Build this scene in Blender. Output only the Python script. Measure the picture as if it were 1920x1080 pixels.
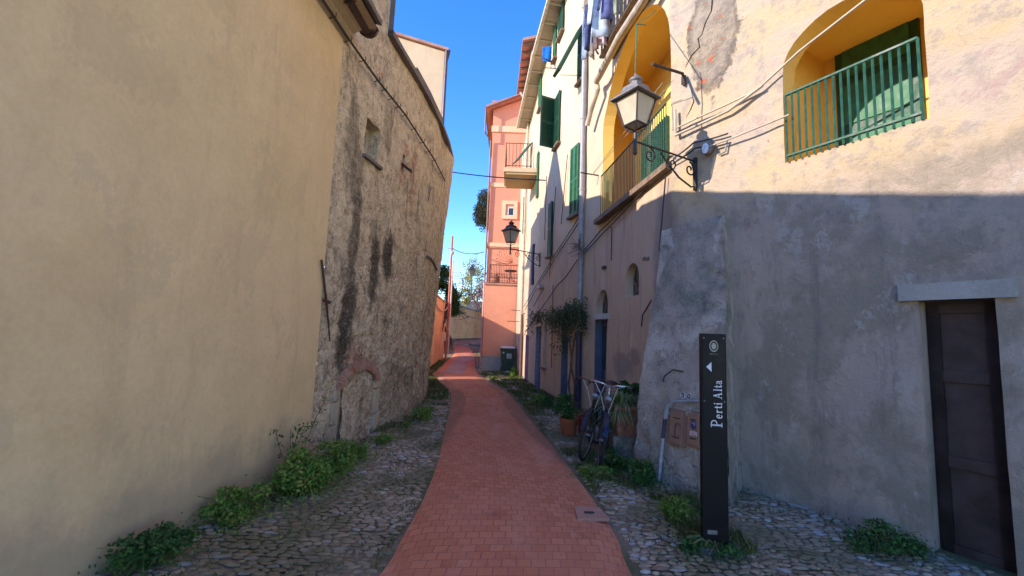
import bpy, math, random
from mathutils import Vector, Matrix, noise, geometry
R = math.radians
sc = bpy.context.scene
for o in list(bpy.data.objects): bpy.data.objects.remove(o)

# ---------------------------------------------------------------- camera
FPX = 810.0                       # focal length in pixels of a 1920 px wide frame
cam = bpy.data.cameras.new('camera')
cam.sensor_width = 36; cam.lens = FPX / 1920 * 36
cam.clip_start = 0.05; cam.clip_end = 2000
cob = bpy.data.objects.new('camera', cam); sc.collection.objects.link(cob)
PITCH, ROLL = R(6.0), R(2.1)
CM = Matrix.Rotation(R(90) + PITCH, 3, 'X') @ Matrix.Rotation(ROLL, 3, 'Z')
CP = Vector((0, 0, 1.6))
cob.matrix_world = Matrix.Translation(CP) @ CM.to_4x4()
sc.camera = cob
# ---------------------------------------------------------------- light
SUN_AZ, SUN_EL = R(68), R(24)     # azimuth measured from behind the camera towards the left
sdir = Vector((-math.sin(SUN_AZ) * math.cos(SUN_EL), -math.cos(SUN_AZ) * math.cos(SUN_EL), math.sin(SUN_EL)))
w = bpy.data.worlds.new('World'); sc.world = w; w.use_nodes = True
nt = w.node_tree; bg = nt.nodes['Background']
sky = nt.nodes.new('ShaderNodeTexSky'); sky.sky_type = 'NISHITA'; sky.sun_disc = False
sky.sun_elevation = SUN_EL; sky.sun_rotation = math.atan2(sdir.x, sdir.y) % (2 * math.pi)
sky.altitude = 300; sky.air_density = 1.0; sky.dust_density = 0.0; sky.ozone_density = 3.0
hs = nt.nodes.new('ShaderNodeHueSaturation'); hs.inputs['Saturation'].default_value = 1.3; hs.inputs['Hue'].default_value = .514; hs.inputs['Value'].default_value = .93
nt.links.new(sky.outputs[0], hs.inputs['Color']); nt.links.new(hs.outputs[0], bg.inputs[0]); bg.inputs[1].default_value = 0.15
sl = bpy.data.lights.new('sun', 'SUN'); sl.energy = 2.0; sl.angle = R(0.5); sl.color = (1.0, 0.88, 0.74)
so = bpy.data.objects.new('sun', sl); sc.collection.objects.link(so)
so.rotation_euler = sdir.to_track_quat('Z', 'Y').to_euler()
sc.view_settings.view_transform = 'Standard'; sc.view_settings.look = 'None'
sc.view_settings.exposure = 1.86; sc.view_settings.gamma = 1
sc.render.engine = 'CYCLES'
try: sc.cycles.max_bounces = 8; sc.cycles.diffuse_bounces = 5
except Exception: pass

# ---------------------------------------------------------------- pixel <-> world (photo pixels, 1920 x 1080)
def proj(p):
    q = CM.transposed() @ (Vector(p) - CP)
    return (960 + FPX * q.x / -q.z, 540 - FPX * q.y / -q.z) if q.z < -1e-6 else (1e6, 1e6)
def ray(u, v):
    return (CM @ Vector(((u - 960) / FPX, (540 - v) / FPX, -1))).normalized()
def at(u, v, y):                  # point seen at (u, v) whose depth along the street is y
    d = ray(u, v); return CP + d * (y / d.y)

# ---------------------------------------------------------------- objects
def tag(o, label=None, cat=None, group=None, kind=None):
    if label: o['label'] = label
    if cat: o['category'] = cat
    if group: o['group'] = group
    if kind: o['kind'] = kind
    return o
def thing(name, label, cat, loc=(0, 0, 0), rz=0, group=None):
    o = bpy.data.objects.new(name, None); sc.collection.objects.link(o)
    o.empty_display_size = .2
    o.location = loc; o.rotation_euler = (0, 0, rz)
    return tag(o, label, cat, group)
def wloc(o):
    v = Vector((0, 0, 0))
    while o: v = v + Vector(o.location); o = o.parent
    return v
def copy_tree(o, parent=None):
    c = o.copy(); sc.collection.objects.link(c)
    if parent: c.parent = parent
    for ch in list(o.children): copy_tree(ch, c)
    return c

class MB:
    def __init__(s): s.v = []; s.f = []; s.mi = []; s.uv = None
    def add(s, vs, fs, m=0):
        b = len(s.v); s.v += [tuple(p) for p in vs]
        s.f += [tuple(b + i for i in f) for f in fs]; s.mi += [m] * len(fs)
    def box(s, c, d, rz=0, m=0, M=None):
        x, y, z = d[0] / 2, d[1] / 2, d[2] / 2
        P = [Vector((a, b, e)) for a in (-x, x) for b in (-y, y) for e in (-z, z)]
        Q = M if M is not None else Matrix.Rotation(rz, 3, 'Z')
        c = Vector(c)
        s.add([c + Q @ p for p in P], [(0, 1, 3, 2), (4, 6, 7, 5), (0, 4, 5, 1), (2, 3, 7, 6), (0, 2, 6, 4), (1, 5, 7, 3)], m)
    def obox(s, o, a, b, c, m=0):     # corner + three edge vectors
        o, a, b, c = Vector(o), Vector(a), Vector(b), Vector(c)
        P = [o, o + c, o + b, o + b + c, o + a, o + a + c, o + a + b, o + a + b + c]
        s.add(P, [(0, 1, 3, 2), (4, 6, 7, 5), (0, 4, 5, 1), (2, 3, 7, 6), (0, 2, 6, 4), (1, 5, 7, 3)], m)
    def tube(s, pts, r, n=8, m=0, closed=False, caps=True):
        pts = [Vector(p) for p in pts]; k = len(pts)
        rr = r if isinstance(r, (list, tuple)) else [r] * k
        up = None; rings = []
        for i, p in enumerate(pts):
            if closed: t = pts[(i + 1) % k] - pts[i - 1]
            else: t = pts[min(i + 1, k - 1)] - pts[max(i - 1, 0)]
            t = t.normalized() if t.length > 1e-9 else Vector((0, 0, 1))
            if up is None:
                up = Vector((0, 0, 1)) if abs(t.z) < .9 else Vector((1, 0, 0))
            a = (up - t * up.dot(t))
            a = a.normalized() if a.length > 1e-6 else t.orthogonal().normalized()
            b = t.cross(a); up = a
            rings.append([p + (a * math.cos(2 * math.pi * j / n) + b * math.sin(2 * math.pi * j / n)) * rr[i] for j in range(n)])
        V = [q for g in rings for q in g]; F = []
        for i in range(k if closed else k - 1):
            for j in range(n):
                i2 = (i + 1) % k
                F.append((i * n + j, i * n + (j + 1) % n, i2 * n + (j + 1) % n, i2 * n + j))
        if caps and not closed:
            F.append(tuple(range(n - 1, -1, -1))); F.append(tuple((k - 1) * n + j for j in range(n)))
        s.add(V, F, m)
    def lathe(s, c, prof, n=16, m=0, Q=None):   # prof = [(r, z)]
        c = Vector(c); V = []
        for r, z in prof:
            for j in range(n):
                a = 2 * math.pi * j / n; p = Vector((r * math.cos(a), r * math.sin(a), z))
                V.append(c + (Q @ p if Q is not None else p))
        F = [(i * n + j, i * n + (j + 1) % n, (i + 1) * n + (j + 1) % n, (i + 1) * n + j) for i in range(len(prof) - 1) for j in range(n)]
        s.add(V, F, m)
    def prism(s, poly, d, m=0):       # poly = list of 3-D points, extruded by vector d
        k = len(poly); poly = [Vector(p) for p in poly]; d = Vector(d)
        s.add(poly + [p + d for p in poly], [tuple(range(k - 1, -1, -1)), tuple(range(k, 2 * k))] + [(i, (i + 1) % k, k + (i + 1) % k, k + i) for i in range(k)], m)
    def build(s, name, mats, parent=None, smooth=False, bevel=0, local=False):
        me = bpy.data.meshes.new(name)
        off = Vector((0, 0, 0)) if (local or parent is None) else wloc(parent)
        me.from_pydata([(p[0] - off.x, p[1] - off.y, p[2] - off.z) for p in s.v], [], s.f)
        if not isinstance(mats, (list, tuple)): mats = [mats]
        for q in mats: me.materials.append(q)
        if len(mats) > 1: me.polygons.foreach_set('material_index', s.mi)
        if s.uv:
            l = me.uv_layers.new(name='UVMap')
            for lp in me.loops: l.data[lp.index].uv = s.uv[lp.vertex_index]
        me.polygons.foreach_set('use_smooth', [smooth] * len(s.f))
        me.update()
        o = bpy.data.objects.new(name, me); sc.collection.objects.link(o)
        if parent: o.parent = parent
        if bevel:
            b = o.modifiers.new('bevel', 'BEVEL'); b.width = bevel; b.segments = 2; b.limit_method = 'ANGLE'; b.angle_limit = R(40)
        return o

# ---------------------------------------------------------------- materials
class N:
    """small node helper"""
    def __init__(s, name, rough=.8, spec=.3):
        s.m = bpy.data.materials.new(name); s.m.use_nodes = True
        s.t = s.m.node_tree; s.b = s.t.nodes['Principled BSDF']
        s.b.inputs['Roughness'].default_value = rough
        s.b.inputs['Specular IOR Level'].default_value = spec
        s._pos = None
    def n(s, k, **kw):
        q = s.t.nodes.new(k)
        for a, b in kw.items(): setattr(q, a, b)
        return q
    def l(s, a, b): s.t.links.new(a, b)
    def pos(s):
        if not s._pos: s._pos = s.n('ShaderNodeNewGeometry').outputs['Position']
        return s._pos
    def mapping(s, scale, src=None, loc=(0, 0, 0)):
        q = s.n('ShaderNodeMapping'); s.l(src or s.pos(), q.inputs[0])
        q.inputs['Scale'].default_value = scale; q.inputs['Location'].default_value = loc
        return q.outputs[0]
    def noise(s, scale, detail=6, rough=.6, vec=None, dist=0):
        q = s.n('ShaderNodeTexNoise'); s.l(vec or s.pos(), q.inputs['Vector'])
        q.inputs['Scale'].default_value = scale; q.inputs['Detail'].default_value = detail
        q.inputs['Roughness'].default_value = rough; q.inputs['Distortion'].default_value = dist
        return q.outputs['Fac']
    def vor(s, scale, feature='F1', vec=None, rnd=1):
        q = s.n('ShaderNodeTexVoronoi', feature=feature); s.l(vec or s.pos(), q.inputs['Vector'])
        q.inputs['Scale'].default_value = scale; q.inputs['Randomness'].default_value = rnd
        return q
    def ramp(s, fac, lo, hi, a=0., b=1.):
        q = s.n('ShaderNodeMapRange'); s.l(fac, q.inputs[0])
        q.inputs[1].default_value = lo; q.inputs[2].default_value = hi
        q.inputs[3].default_value = a; q.inputs[4].default_value = b
        q.interpolation_type = 'SMOOTHSTEP'
        return q.outputs[0]
    def math(s, op, a, b=0.):
        q = s.n('ShaderNodeMath', operation=op)
        for i, x in enumerate((a, b)):
            if isinstance(x, (int, float)): q.inputs[i].default_value = x
            else: s.l(x, q.inputs[i])
        return q.outputs[0]
    def mix(s, fac, a, b, mode='MIX'):
        q = s.n('ShaderNodeMix', data_type='RGBA', blend_type=mode)
        for i, x in ((0, fac), (6, a), (7, b)):
            if isinstance(x, (int, float)): q.inputs[i].default_value = x
            elif isinstance(x, (tuple, list)): q.inputs[i].default_value = (x[0], x[1], x[2], 1)
            else: s.l(x, q.inputs[i])
        return q.outputs[2]
    def xyz(s):
        q = s.n('ShaderNodeSeparateXYZ'); s.l(s.pos(), q.inputs[0]); return q.outputs
    def blob(s, y, z, ry, rz, nz=None, amp=.8, soft=.35):   # mask round (y, z) with a ragged edge
        X = s.xyz()
        a = s.math('POWER', s.math('DIVIDE', s.math('SUBTRACT', X[1], y), ry), 2)
        b = s.math('POWER', s.math('DIVIDE', s.math('SUBTRACT', X[2], z), rz), 2)
        d = s.math('SQRT', s.math('ADD', a, b))
        if nz is not None: d = s.math('ADD', d, s.math('MULTIPLY', s.math('SUBTRACT', nz, .5), amp * 2))
        return s.ramp(d, 1 + soft, 1 - soft)
    def bump(s, h, strength=.4, dist=.02, prev=None):
        q = s.n('ShaderNodeBump'); s.l(h, q.inputs['Height'])
        q.inputs['Strength'].default_value = strength; q.inputs['Distance'].default_value = dist
        if prev is not None: s.l(prev, q.inputs['Normal'])
        return q.outputs[0]
    def out(s, col=None, nor=None, rough=None):
        if col is not None:
            if isinstance(col, (tuple, list)): s.b.inputs['Base Color'].default_value = (*col[:3], 1)
            else: s.l(col, s.b.inputs['Base Color'])
        if nor is not None: s.l(nor, s.b.inputs['Normal'])
        if rough is not None: s.l(rough, s.b.inputs['Roughness'])
        return s.m

def plain(name, col, rough=.6, metal=0, var=.25, scale=14, bump=.15, spec=.4, wear=None, obj=True):
    q = N(name, rough, spec); q.b.inputs['Metallic'].default_value = metal
    src = None
    if obj: src = q.n('ShaderNodeTexCoord').outputs['Object']
    nz = q.noise(scale, 5, .65, src)
    c = q.mix(q.ramp(nz, .3, .7), tuple(x * (1 - var) for x in col), tuple(min(1, x * (1 + var)) for x in col))
    if wear:
        c = q.mix(q.ramp(q.noise(scale * 1.7, 6, .7, src), .56, .68, 0, .85), c, wear)
    return q.out(c, q.bump(nz, bump, .01), q.ramp(nz, .3, .7, max(.05, rough - .12), min(1, rough + .15)))

def plaster(name, a, b, stain=None, stain2=None, sc_=1.0, bump=.35, rough=.9, speck=.12, streak=.5, zstain=None, lines=True):
    q = N(name, rough, .15)
    n1 = q.noise(.55 * sc_, 8, .62, dist=.6); n2 = q.noise(3.2 * sc_, 8, .7, dist=.4); n3 = q.noise(38 * sc_, 4, .7)
    c = q.mix(q.ramp(n1, .36, .62), a, b)
    c = q.mix(q.ramp(n2, .35, .75, 0, .45), c, tuple(min(1, x * 1.22) for x in b))
    if stain:
        st = q.noise(1.3 * sc_, 8, .68, q.mapping((2.6, 2.6, .55)), .5)
        c = q.mix(q.ramp(st, .5, .72, 0, streak), c, stain)
    if stain2:
        st = q.noise(1.9 * sc_, 9, .72, q.mapping((1, 1, .8), loc=(7, 3, 1)), 1.2)
        c = q.mix(q.ramp(st, .57, .63, 0, .75), c, stain2)
    c = q.mix(q.ramp(n3, .25, .75, 0, 1), q.mix(speck, c, (0, 0, 0)), q.mix(speck, c, (1, 1, 1)))
    nb = q.bump(n2, bump, .035); nb = q.bump(n3, bump * .8, .008, nb)
    return q, c, nb
def pm(*a, **k):
    q, c, nb = plaster(*a, **k); return q.out(c, nb)

def leafmat(name, a, b, dry=None, trans=.25, rough=.55):
    q = N(name, rough, .3)
    isl = q.n('ShaderNodeNewGeometry').outputs['Random Per Island']
    c = q.mix(isl, a, b)
    if dry:
        c = q.mix(q.ramp(q.math('FRACT', q.math('MULTIPLY', isl, 37.7)), .82, .9), c, dry)
    q.out(c)
    tr = q.n('ShaderNodeBsdfTranslucent'); q.l(c, tr.inputs[0])
    ms = q.n('ShaderNodeMixShader'); ms.inputs[0].default_value = trans
    q.l(q.b.outputs[0], ms.inputs[1]); q.l(tr.outputs[0], ms.inputs[2])
    q.l(ms.outputs[0], q.t.nodes['Material Output'].inputs[0])
    return q.m
# ---------------------------------------------------------------- wall surfaces
class Surf:
    """a wall standing on a plan polyline (near to far), leaning between base and top"""
    def __init__(s, base, top=None, z0=0., z1=1., side=1):
        top = top or base
        s.B = [Vector((*p, 0)) for p in base]; s.T = [Vector((*p, 0)) for p in top]
        s.z0, s.z1, s.side = z0, z1, side
        s.S = [0.]
        for i in range(1, len(s.B)): s.S.append(s.S[-1] + (s.T[i] - s.T[i - 1]).length)
        s.L = s.S[-1]
    def seg(s, t):
        i = 0
        while i < len(s.S) - 2 and t > s.S[i + 1]: i += 1
        return i, (t - s.S[i]) / (s.S[i + 1] - s.S[i])
    def nrm(s, t, z=0):
        i, f = s.seg(t)
        d = ((s.T[i + 1] - s.T[i]) * .5 + (s.B[i + 1] - s.B[i]) * .5).normalized()
        return Vector((d.y, -d.x, 0)) if s.side > 0 else Vector((-d.y, d.x, 0))
    def tan(s, t):
        i, f = s.seg(t); return ((s.T[i + 1] - s.T[i]) * .5 + (s.B[i + 1] - s.B[i]) * .5).normalized()
    def P(s, t, z, off=0.):
        i, f = s.seg(t)
        b = s.B[i].lerp(s.B[i + 1], f); tt = s.T[i].lerp(s.T[i + 1], f)
        k = (z - s.z0) / (s.z1 - s.z0)
        p = b + (tt - b) * k
        if off: p = p + s.nrm(t) * off
        return Vector((p.x, p.y, z))
    def loc(s, u, v, off=0.):          # (t, z) of the wall point seen at photo pixel (u, v)
        best = None
        for a in range(41):
            t = s.L * a / 40
            for z in (-1, 1, 3, 5, 7, 9):
                q = proj(s.P(t, z, off)); d = (q[0] - u) ** 2 + (q[1] - v) ** 2
                if best is None or d < best[0]: best = (d, t, z)
        d, t, z = best
        for _ in range(30):
            q = proj(s.P(t, z, off)); e = (u - q[0], v - q[1])
            if e[0] ** 2 + e[1] ** 2 < .0004: break
            h = .01
            q1 = proj(s.P(t + h, z, off)); q2 = proj(s.P(t, z + h, off))
            a, b = (q1[0] - q[0]) / h, (q2[0] - q[0]) / h; c, d2 = (q1[1] - q[1]) / h, (q2[1] - q[1]) / h
            D = a * d2 - b * c
            if abs(D) < 1e-9: break
            dt = (e[0] * d2 - b * e[1]) / D; dz = (a * e[1] - c * e[0]) / D
            t += max(-1, min(1, dt)); z += max(-1, min(1, dz))
        return t, z
    def on(s, u, v, off=0.):
        t, z = s.loc(u, v, off); return s.P(t, z, off)

def inside(p, poly):
    c = False; k = len(poly); x, y = p
    for i in range(k):
        x1, y1 = poly[i]; x2, y2 = poly[i - 1]
        if (y1 > y) != (y2 > y) and x < (x2 - x1) * (y - y1) / (y2 - y1) + x1: c = not c
    return c
def resample(poly, step):
    out = []
    for i in range(len(poly)):
        a, b = Vector(poly[i]), Vector(poly[(i + 1) % len(poly)])
        n = max(1, int(round((b - a).length / step)))
        out += [tuple(a.lerp(b, j / n)) for j in range(n)]
    return out
def wall_mesh(surf, outline, holes=(), step=.15, disp=None, reveal=.25):
    """triangulated wall with holes; each hole gets reveals set back by `reveal`"""
    outline = resample(outline, step); hs = [resample(h, min(step, .1)) for h in holes]
    verts, edges = [], []
    def ring(poly):
        b = len(verts)
        for p in poly: verts.append(Vector(p))
        for i in range(len(poly)): edges.append((b + i, b + (i + 1) % len(poly)))
        return b
    ring(outline)
    for h in hs: ring(h)
    xs = [p[0] for p in outline]; zs = [p[1] for p in outline]
    rnd = random.Random(5)
    allp = [outline] + hs
    cell = {}
    for P_ in allp:
        for p in P_: cell.setdefault((int(p[0] / step), int(p[1] / step)), []).append(p)
    bx = list(surf.S[1:-1])
    cols = sorted(set([round(min(xs) + step * i, 4) for i in range(int((max(xs) - min(xs)) / step) + 1)] + [round(b, 4) for b in bx]))
    for x in cols:
        z = min(zs)
        while z < max(zs):
            jx = 0 if any(abs(x - b) < 1e-3 for b in bx) else rnd.uniform(-.2, .2) * step
            p = (x + jx, z + rnd.uniform(-.2, .2) * step); z += step
            if not inside(p, outline) or any(inside(p, h) for h in hs): continue
            i, j = int(p[0] / step), int(p[1] / step)
            if any((q[0] - p[0]) ** 2 + (q[1] - p[1]) ** 2 < (step * .45) ** 2 for a in (-1, 0, 1) for b in (-1, 0, 1) for q in cell.get((i + a, j + b), ())): continue
            verts.append(Vector(p))
    r = geometry.delaunay_2d_cdt(verts, edges, [], 0, 1e-5)
    V2, F = r[0], r[2]
    mb = MB()
    D = (lambda t, z: disp(t, z)) if disp else (lambda t, z: 0.)
    pts = [surf.P(p.x, p.y, D(p.x, p.y)) for p in V2]
    keep = []
    for f in F:
        c = (sum(V2[i].x for i in f) / 3, sum(V2[i].y for i in f) / 3)
        if inside(c, outline) and not any(inside(c, h) for h in hs):
            a, b, e = (pts[i] for i in f)
            n = (b - a).cross(e - a)
            keep.append(tuple(f) if n.dot(surf.nrm(c[0])) > 0 else tuple(reversed(f)))
    mb.add(pts, keep)
    revs = reveal if isinstance(reveal, (list, tuple)) else [reveal] * len(hs)
    for h, rv in zip(hs, revs):
        if not rv: continue
        k = len(h)
        a = [surf.P(p[0], p[1], D(*p)) for p in h]; b = [surf.P(p[0], p[1], -rv) for p in h]
        mb.add(a + b, [(i, (i + 1) % k, k + (i + 1) % k, k + i) for i in range(k)])
    return mb
def arch(t0, t1, zb, zs, rise, n=12):    # outline of an arched opening in (t, z)
    c, h = (t0 + t1) / 2, (t1 - t0) / 2
    return [(t0, zb), (t1, zb)] + [(c + h * math.cos(math.pi * i / n), zs + rise * math.sin(math.pi * i / n)) for i in range(n + 1)]
def rect(t0, t1, z0, z1): return [(t0, z0), (t1, z0), (t1, z1), (t0, z1)]
def slab(mb, S, t0, t1, z0, z1, o0, o1, m=0, n=1):   # block lying on a wall surface
    for i in range(n):
        a, b = t0 + (t1 - t0) * i / n, t0 + (t1 - t0) * (i + 1) / n
        P = [S.P(a, z0, o0), S.P(b, z0, o0), S.P(b, z1, o0), S.P(a, z1, o0), S.P(a, z0, o1), S.P(b, z0, o1), S.P(b, z1, o1), S.P(a, z1, o1)]
        mb.add(P, [(0, 1, 2, 3), (4, 7, 6, 5), (0, 4, 5, 1), (1, 5, 6, 2), (2, 6, 7, 3), (3, 7, 4, 0)], m)

# ---------------------------------------------------------------- ground heights and path edges
GZ = [(-9, 0), (17.5, 0), (22, .3), (26, .78), (34, 1.5), (60, 3.5), (400, 30)]
def gz(y):
    for (a, za), (b, zb) in zip(GZ, GZ[1:]):
        if y <= b: return za + (zb - za) * max(0, (y - a)) / (b - a)
    return GZ[-1][1]
def ground_at(u, v, dz=0):
    d = ray(u, v); lo, hi = .5, 300
    f = lambda k: (CP.z + d.z * k) - gz(CP.y + d.y * k) - dz
    for _ in range(60):
        m = (lo + hi) / 2
        if f(m) > 0: lo = m
        else: hi = m
    p = CP + d * lo; return p
le = [(700, 1080), (745, 1010), (790, 930), (818, 860), (832, 800), (843, 755), (842, 733), (827, 719), (809, 702), (822, 692), (838, 676), (849, 665), (850, 655), (848, 645)]
re_ = [(1195, 1080), (1165, 1010), (1128, 950), (1086, 893), (1052, 850), (1016, 808), (985, 772), (957, 739), (925, 718), (896, 699), (892, 684), (890, 668), (884, 655), (878, 645)]
LE = [ground_at(*p) for p in le]; RE = [ground_at(*p) for p in re_]
LE = [Vector((-1.25, -3, 0)), Vector((-1.1, 1.2, 0))] + LE
RE = [Vector((1.25, -3, 0)), Vector((1.0, 1.2, 0))] + RE
# beyond the step the path climbs behind the orange house
LE += [Vector((-3.6, 28, gz(28))), Vector((-2.4, 29.6, gz(29.6))), Vector((3, 30.2, gz(30)))]; RE += [Vector((-2.0, 26.6, gz(26.6))), Vector((-1.2, 27.4, gz(27.4))), Vector((3, 28, gz(28)))]
def edge_x(E, y):
    for a, b in zip(E, E[1:]):
        if (a.y - y) * (b.y - y) <= 0 and abs(a.y - b.y) > 1e-6: return a.x + (b.x - a.x) * (y - a.y) / (b.y - a.y)
    return E[-1].x
def smooth_line(E, n=6):
    out = []
    for i in range(len(E) - 1):
        p0, p1, p2, p3 = E[max(i - 1, 0)], E[i], E[i + 1], E[min(i + 2, len(E) - 1)]
        for j in range(n):
            t = j / n
            out.append(.5 * ((2 * p1) + (p2 - p0) * t + (2 * p0 - 5 * p1 + 4 * p2 - p3) * t * t + (3 * p1 - p0 - 3 * p2 + p3) * t ** 3))
    return out + [E[-1]]

# ---------------------------------------------------------------- ground, cobbled verges, brick path
q = N('soil_material', .95, .1)
n1 = q.noise(2.2, 8, .7); n2 = q.noise(26, 5, .7); n3 = q.noise(.9, 5, .6, q.mapping((1, 1, 1), loc=(4, 9, 0)))
c = q.mix(q.ramp(n1, .35, .65), (.19, .145, .095), (.3, .23, .16))
c = q.mix(q.ramp(n3, .44, .56, 0, .85), c, (.09, .11, .03)); c = q.mix(q.ramp(n2, .3, .7, 0, .5), c, (.18, .15, .12))
M_soil = q.out(c, q.bump(n2, .8, .03))
g = MB()
ys = [-8 + .5 * i for i in range(100)] + [44, 50, 60, 80, 120, 200, 400]
xs = [-300, -120, -60, -30, -15, -8] + [-6 + .5 * i for i in range(25)] + [8, 15, 30, 60, 120, 300]
for y in ys:
    for x in xs: g.v.append((x, y, gz(y) - .012 + .012 * noise.noise(Vector((x * 2, y * 2, 0)))))
for j in range(len(ys) - 1):
    for i in range(len(xs) - 1):
        a = j * len(xs) + i; g.f.append((a, a + 1, a + len(xs) + 1, a + len(xs))); g.mi.append(0)
tag(g.build('ground', M_soil, smooth=True), kind='structure')

q = N('cobble_material', .75, .25)
isl = q.n('ShaderNodeNewGeometry').outputs['Random Per Island']
n1 = q.noise(30, 6, .7); n2 = q.noise(.8, 6, .65)
c = q.mix(isl, (.29, .21, .13), (.52, .4, .265))
c = q.mix(q.ramp(q.math('FRACT', q.math('MULTIPLY', isl, 17.3)), .86, .93), c, (.5, .45, .4))
c = q.mix(q.ramp(q.math('FRACT', q.math('MULTIPLY', isl, 41.3)), .9, .95), c, (.3, .17, .11))
c = q.mix(q.ramp(n2, .44, .58, 0, .8), c, (.15, .13, .055))
c = q.mix(q.ramp(n1, .35, .7, 0, .4), c, (.12, .1, .085))
M_cob = q.out(c, q.bump(n1, .5, .012))
rnd = random.Random(11)
RIGHT_PLAN = [(5.4, .3), (3.72, 3.14), (2.34, 5.53), (2.17, 5.82), (1.88, 8.7), (1.53, 9.8), (1.2, 10.9), (.86, 13.0), (.58, 15.4), (.24, 18.3)]
LEFT_PLAN = [(-2.98, -6), (-2.62, 2.0), (-2.35, 5.3), (-2.15, 6.6), (-1.97, 7.8), (-1.88, 9), (-1.92, 10), (-2.05, 11.2), (-2.35, 12.5), (-3.3, 16), (-3.3, 20)]
def plan_x(pl, y):
    for a, b in zip(pl, pl[1:]):
        if (a[1] - y) * (b[1] - y) <= 0: return a[0] + (b[0] - a[0]) * (y - a[1]) / (b[1] - a[1])
    return pl[-1][0] if y > pl[-1][1] else pl[0][0]
def cobbles(name, xlo, xhi, y0, y1):
    mb = MB(); y = y0
    while y < y1:
        far = min(1.6, max(1, y / 8)); dy = .048 * far
        a, b = xlo(y), xhi(y); x = a + rnd.uniform(0, .05)
        while x < b:
            wd = rnd.uniform(.05, .125) * far
            cx, cy = x + wd / 2, y + rnd.uniform(-.014, .014)
            if cx < b - .01:
                rx, ry, rz = wd * .52, dy * rnd.uniform(.46, .6), rnd.uniform(.004, .015)
                zc = gz(cy) - .008 + .012 * noise.noise(Vector((cx * 1.7, cy * 1.7, 2))); an = rnd.uniform(-.35, .35)
                ca, sa = math.cos(an), math.sin(an); k = 7; V = []; j0 = rnd.random() * 6
                for (rr, hh) in ((1, 0), (.82, .62), (.42, .95)):
                    for j in range(k):
                        th = 2 * math.pi * j / k + j0; wob = 1 + .16 * math.sin(th * 2 + j0 * 3)
                        px, py = rx * rr * math.cos(th) * wob, ry * rr * math.sin(th) * wob
                        V.append((cx + px * ca - py * sa, cy + px * sa + py * ca, zc + rz * hh))
                V.append((cx, cy, zc + rz))
                F = [(i * k + j, i * k + (j + 1) % k, (i + 1) * k + (j + 1) % k, (i + 1) * k + j) for i in range(2) for j in range(k)] + [(2 * k + j, 2 * k + (j + 1) % k, 3 * k) for j in range(k)]
                mb.add(V, F)
            x += wd + .004
        y += dy
    tag(mb.build(name, M_cob, smooth=True), kind='structure')
cobbles('left_cobbled_pavement', lambda y: plan_x(LEFT_PLAN, y) - .02, lambda y: edge_x(LE, y), .9, 17.5)
cobbles('right_cobbled_pavement', lambda y: edge_x(RE, y), lambda y: min(plan_x(RIGHT_PLAN, y) + .02, 4.2), .9, 18.3)
cobbles('upper_cobbled_pavement', lambda y: edge_x(RE, y), lambda y: -1.25 + (y - 18) * .03, 18.35, 26)

q = N('brick_path_material', .82, .2)
uv = q.n('ShaderNodeTexCoord').outputs['UV']
br = q.n('ShaderNodeTexBrick'); q.l(uv, br.inputs['Vector'])
br.offset = .5; br.inputs['Scale'].default_value = 1; br.inputs['Brick Width'].default_value = .102
br.inputs['Row Height'].default_value = .105; br.inputs['Mortar Size'].default_value = .006; br.inputs['Mortar Smooth'].default_value = .5
br.inputs['Color1'].default_value = (.52, .165, .08, 1); br.inputs['Color2'].default_value = (.63, .235, .125, 1); br.inputs['Mortar'].default_value = (.33, .12, .075, 1)
n1 = q.noise(.9, 6, .6); n2 = q.noise(45, 5, .7); n3 = q.noise(4, 6, .7)
c = q.mix(q.ramp(n1, .35, .65, 0, .45), br.outputs['Color'], (.57, .24, .15))
c = q.mix(q.ramp(n3, .55, .72, 0, .5), c, (.27, .085, .06)); c = q.mix(q.ramp(n2, .5, .8, 0, .35), c, (.2, .08, .06))
su = q.n('ShaderNodeSeparateXYZ'); q.l(uv, su.inputs[0]); au = q.math('ABSOLUTE', su.outputs[0]); c = q.mix(q.math('MULTIPLY', q.ramp(q.math('ADD', au, q.math('MULTIPLY', n3, .3)), .97, 1.12), .5), c, (.2, .13, .08))
wl_ = q.noise(1.3, 7, .7, q.mapping((1.5, .35, 1), loc=(3, 0, 0))); c = q.mix(q.ramp(wl_, .5, .66, 0, .5), c, (.62, .3, .21))
M_path = q.out(c, q.bump(n2, .35, .006, q.bump(br.outputs['Fac'], -.6, .006)))
A, B = smooth_line(LE), smooth_line(RE)
mb = MB(); mb.uv = []; L = 0; K = 8
for i, (a, b) in enumerate(zip(A, B)):
    if i: L += ((a + b) / 2 - (A[i - 1] + B[i - 1]) / 2).length
    for j in range(K + 1):
        p = a.lerp(b, j / K); mb.v.append((p.x, p.y, gz(p.y) + .012 + (.006 if 0 < j < K else -.03) + .02 * (1 - (2 * j / K - 1) ** 2)))
        mb.uv.append(((j / K - .5) * (b - a).length, L))
for i in range(len(A) - 1):
    for j in range(K): mb.f.append((i * (K + 1) + j, i * (K + 1) + j + 1, (i + 1) * (K + 1) + j + 1, (i + 1) * (K + 1) + j)); mb.mi.append(0)
tag(mb.build('path', M_path, smooth=True), kind='structure')
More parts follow.
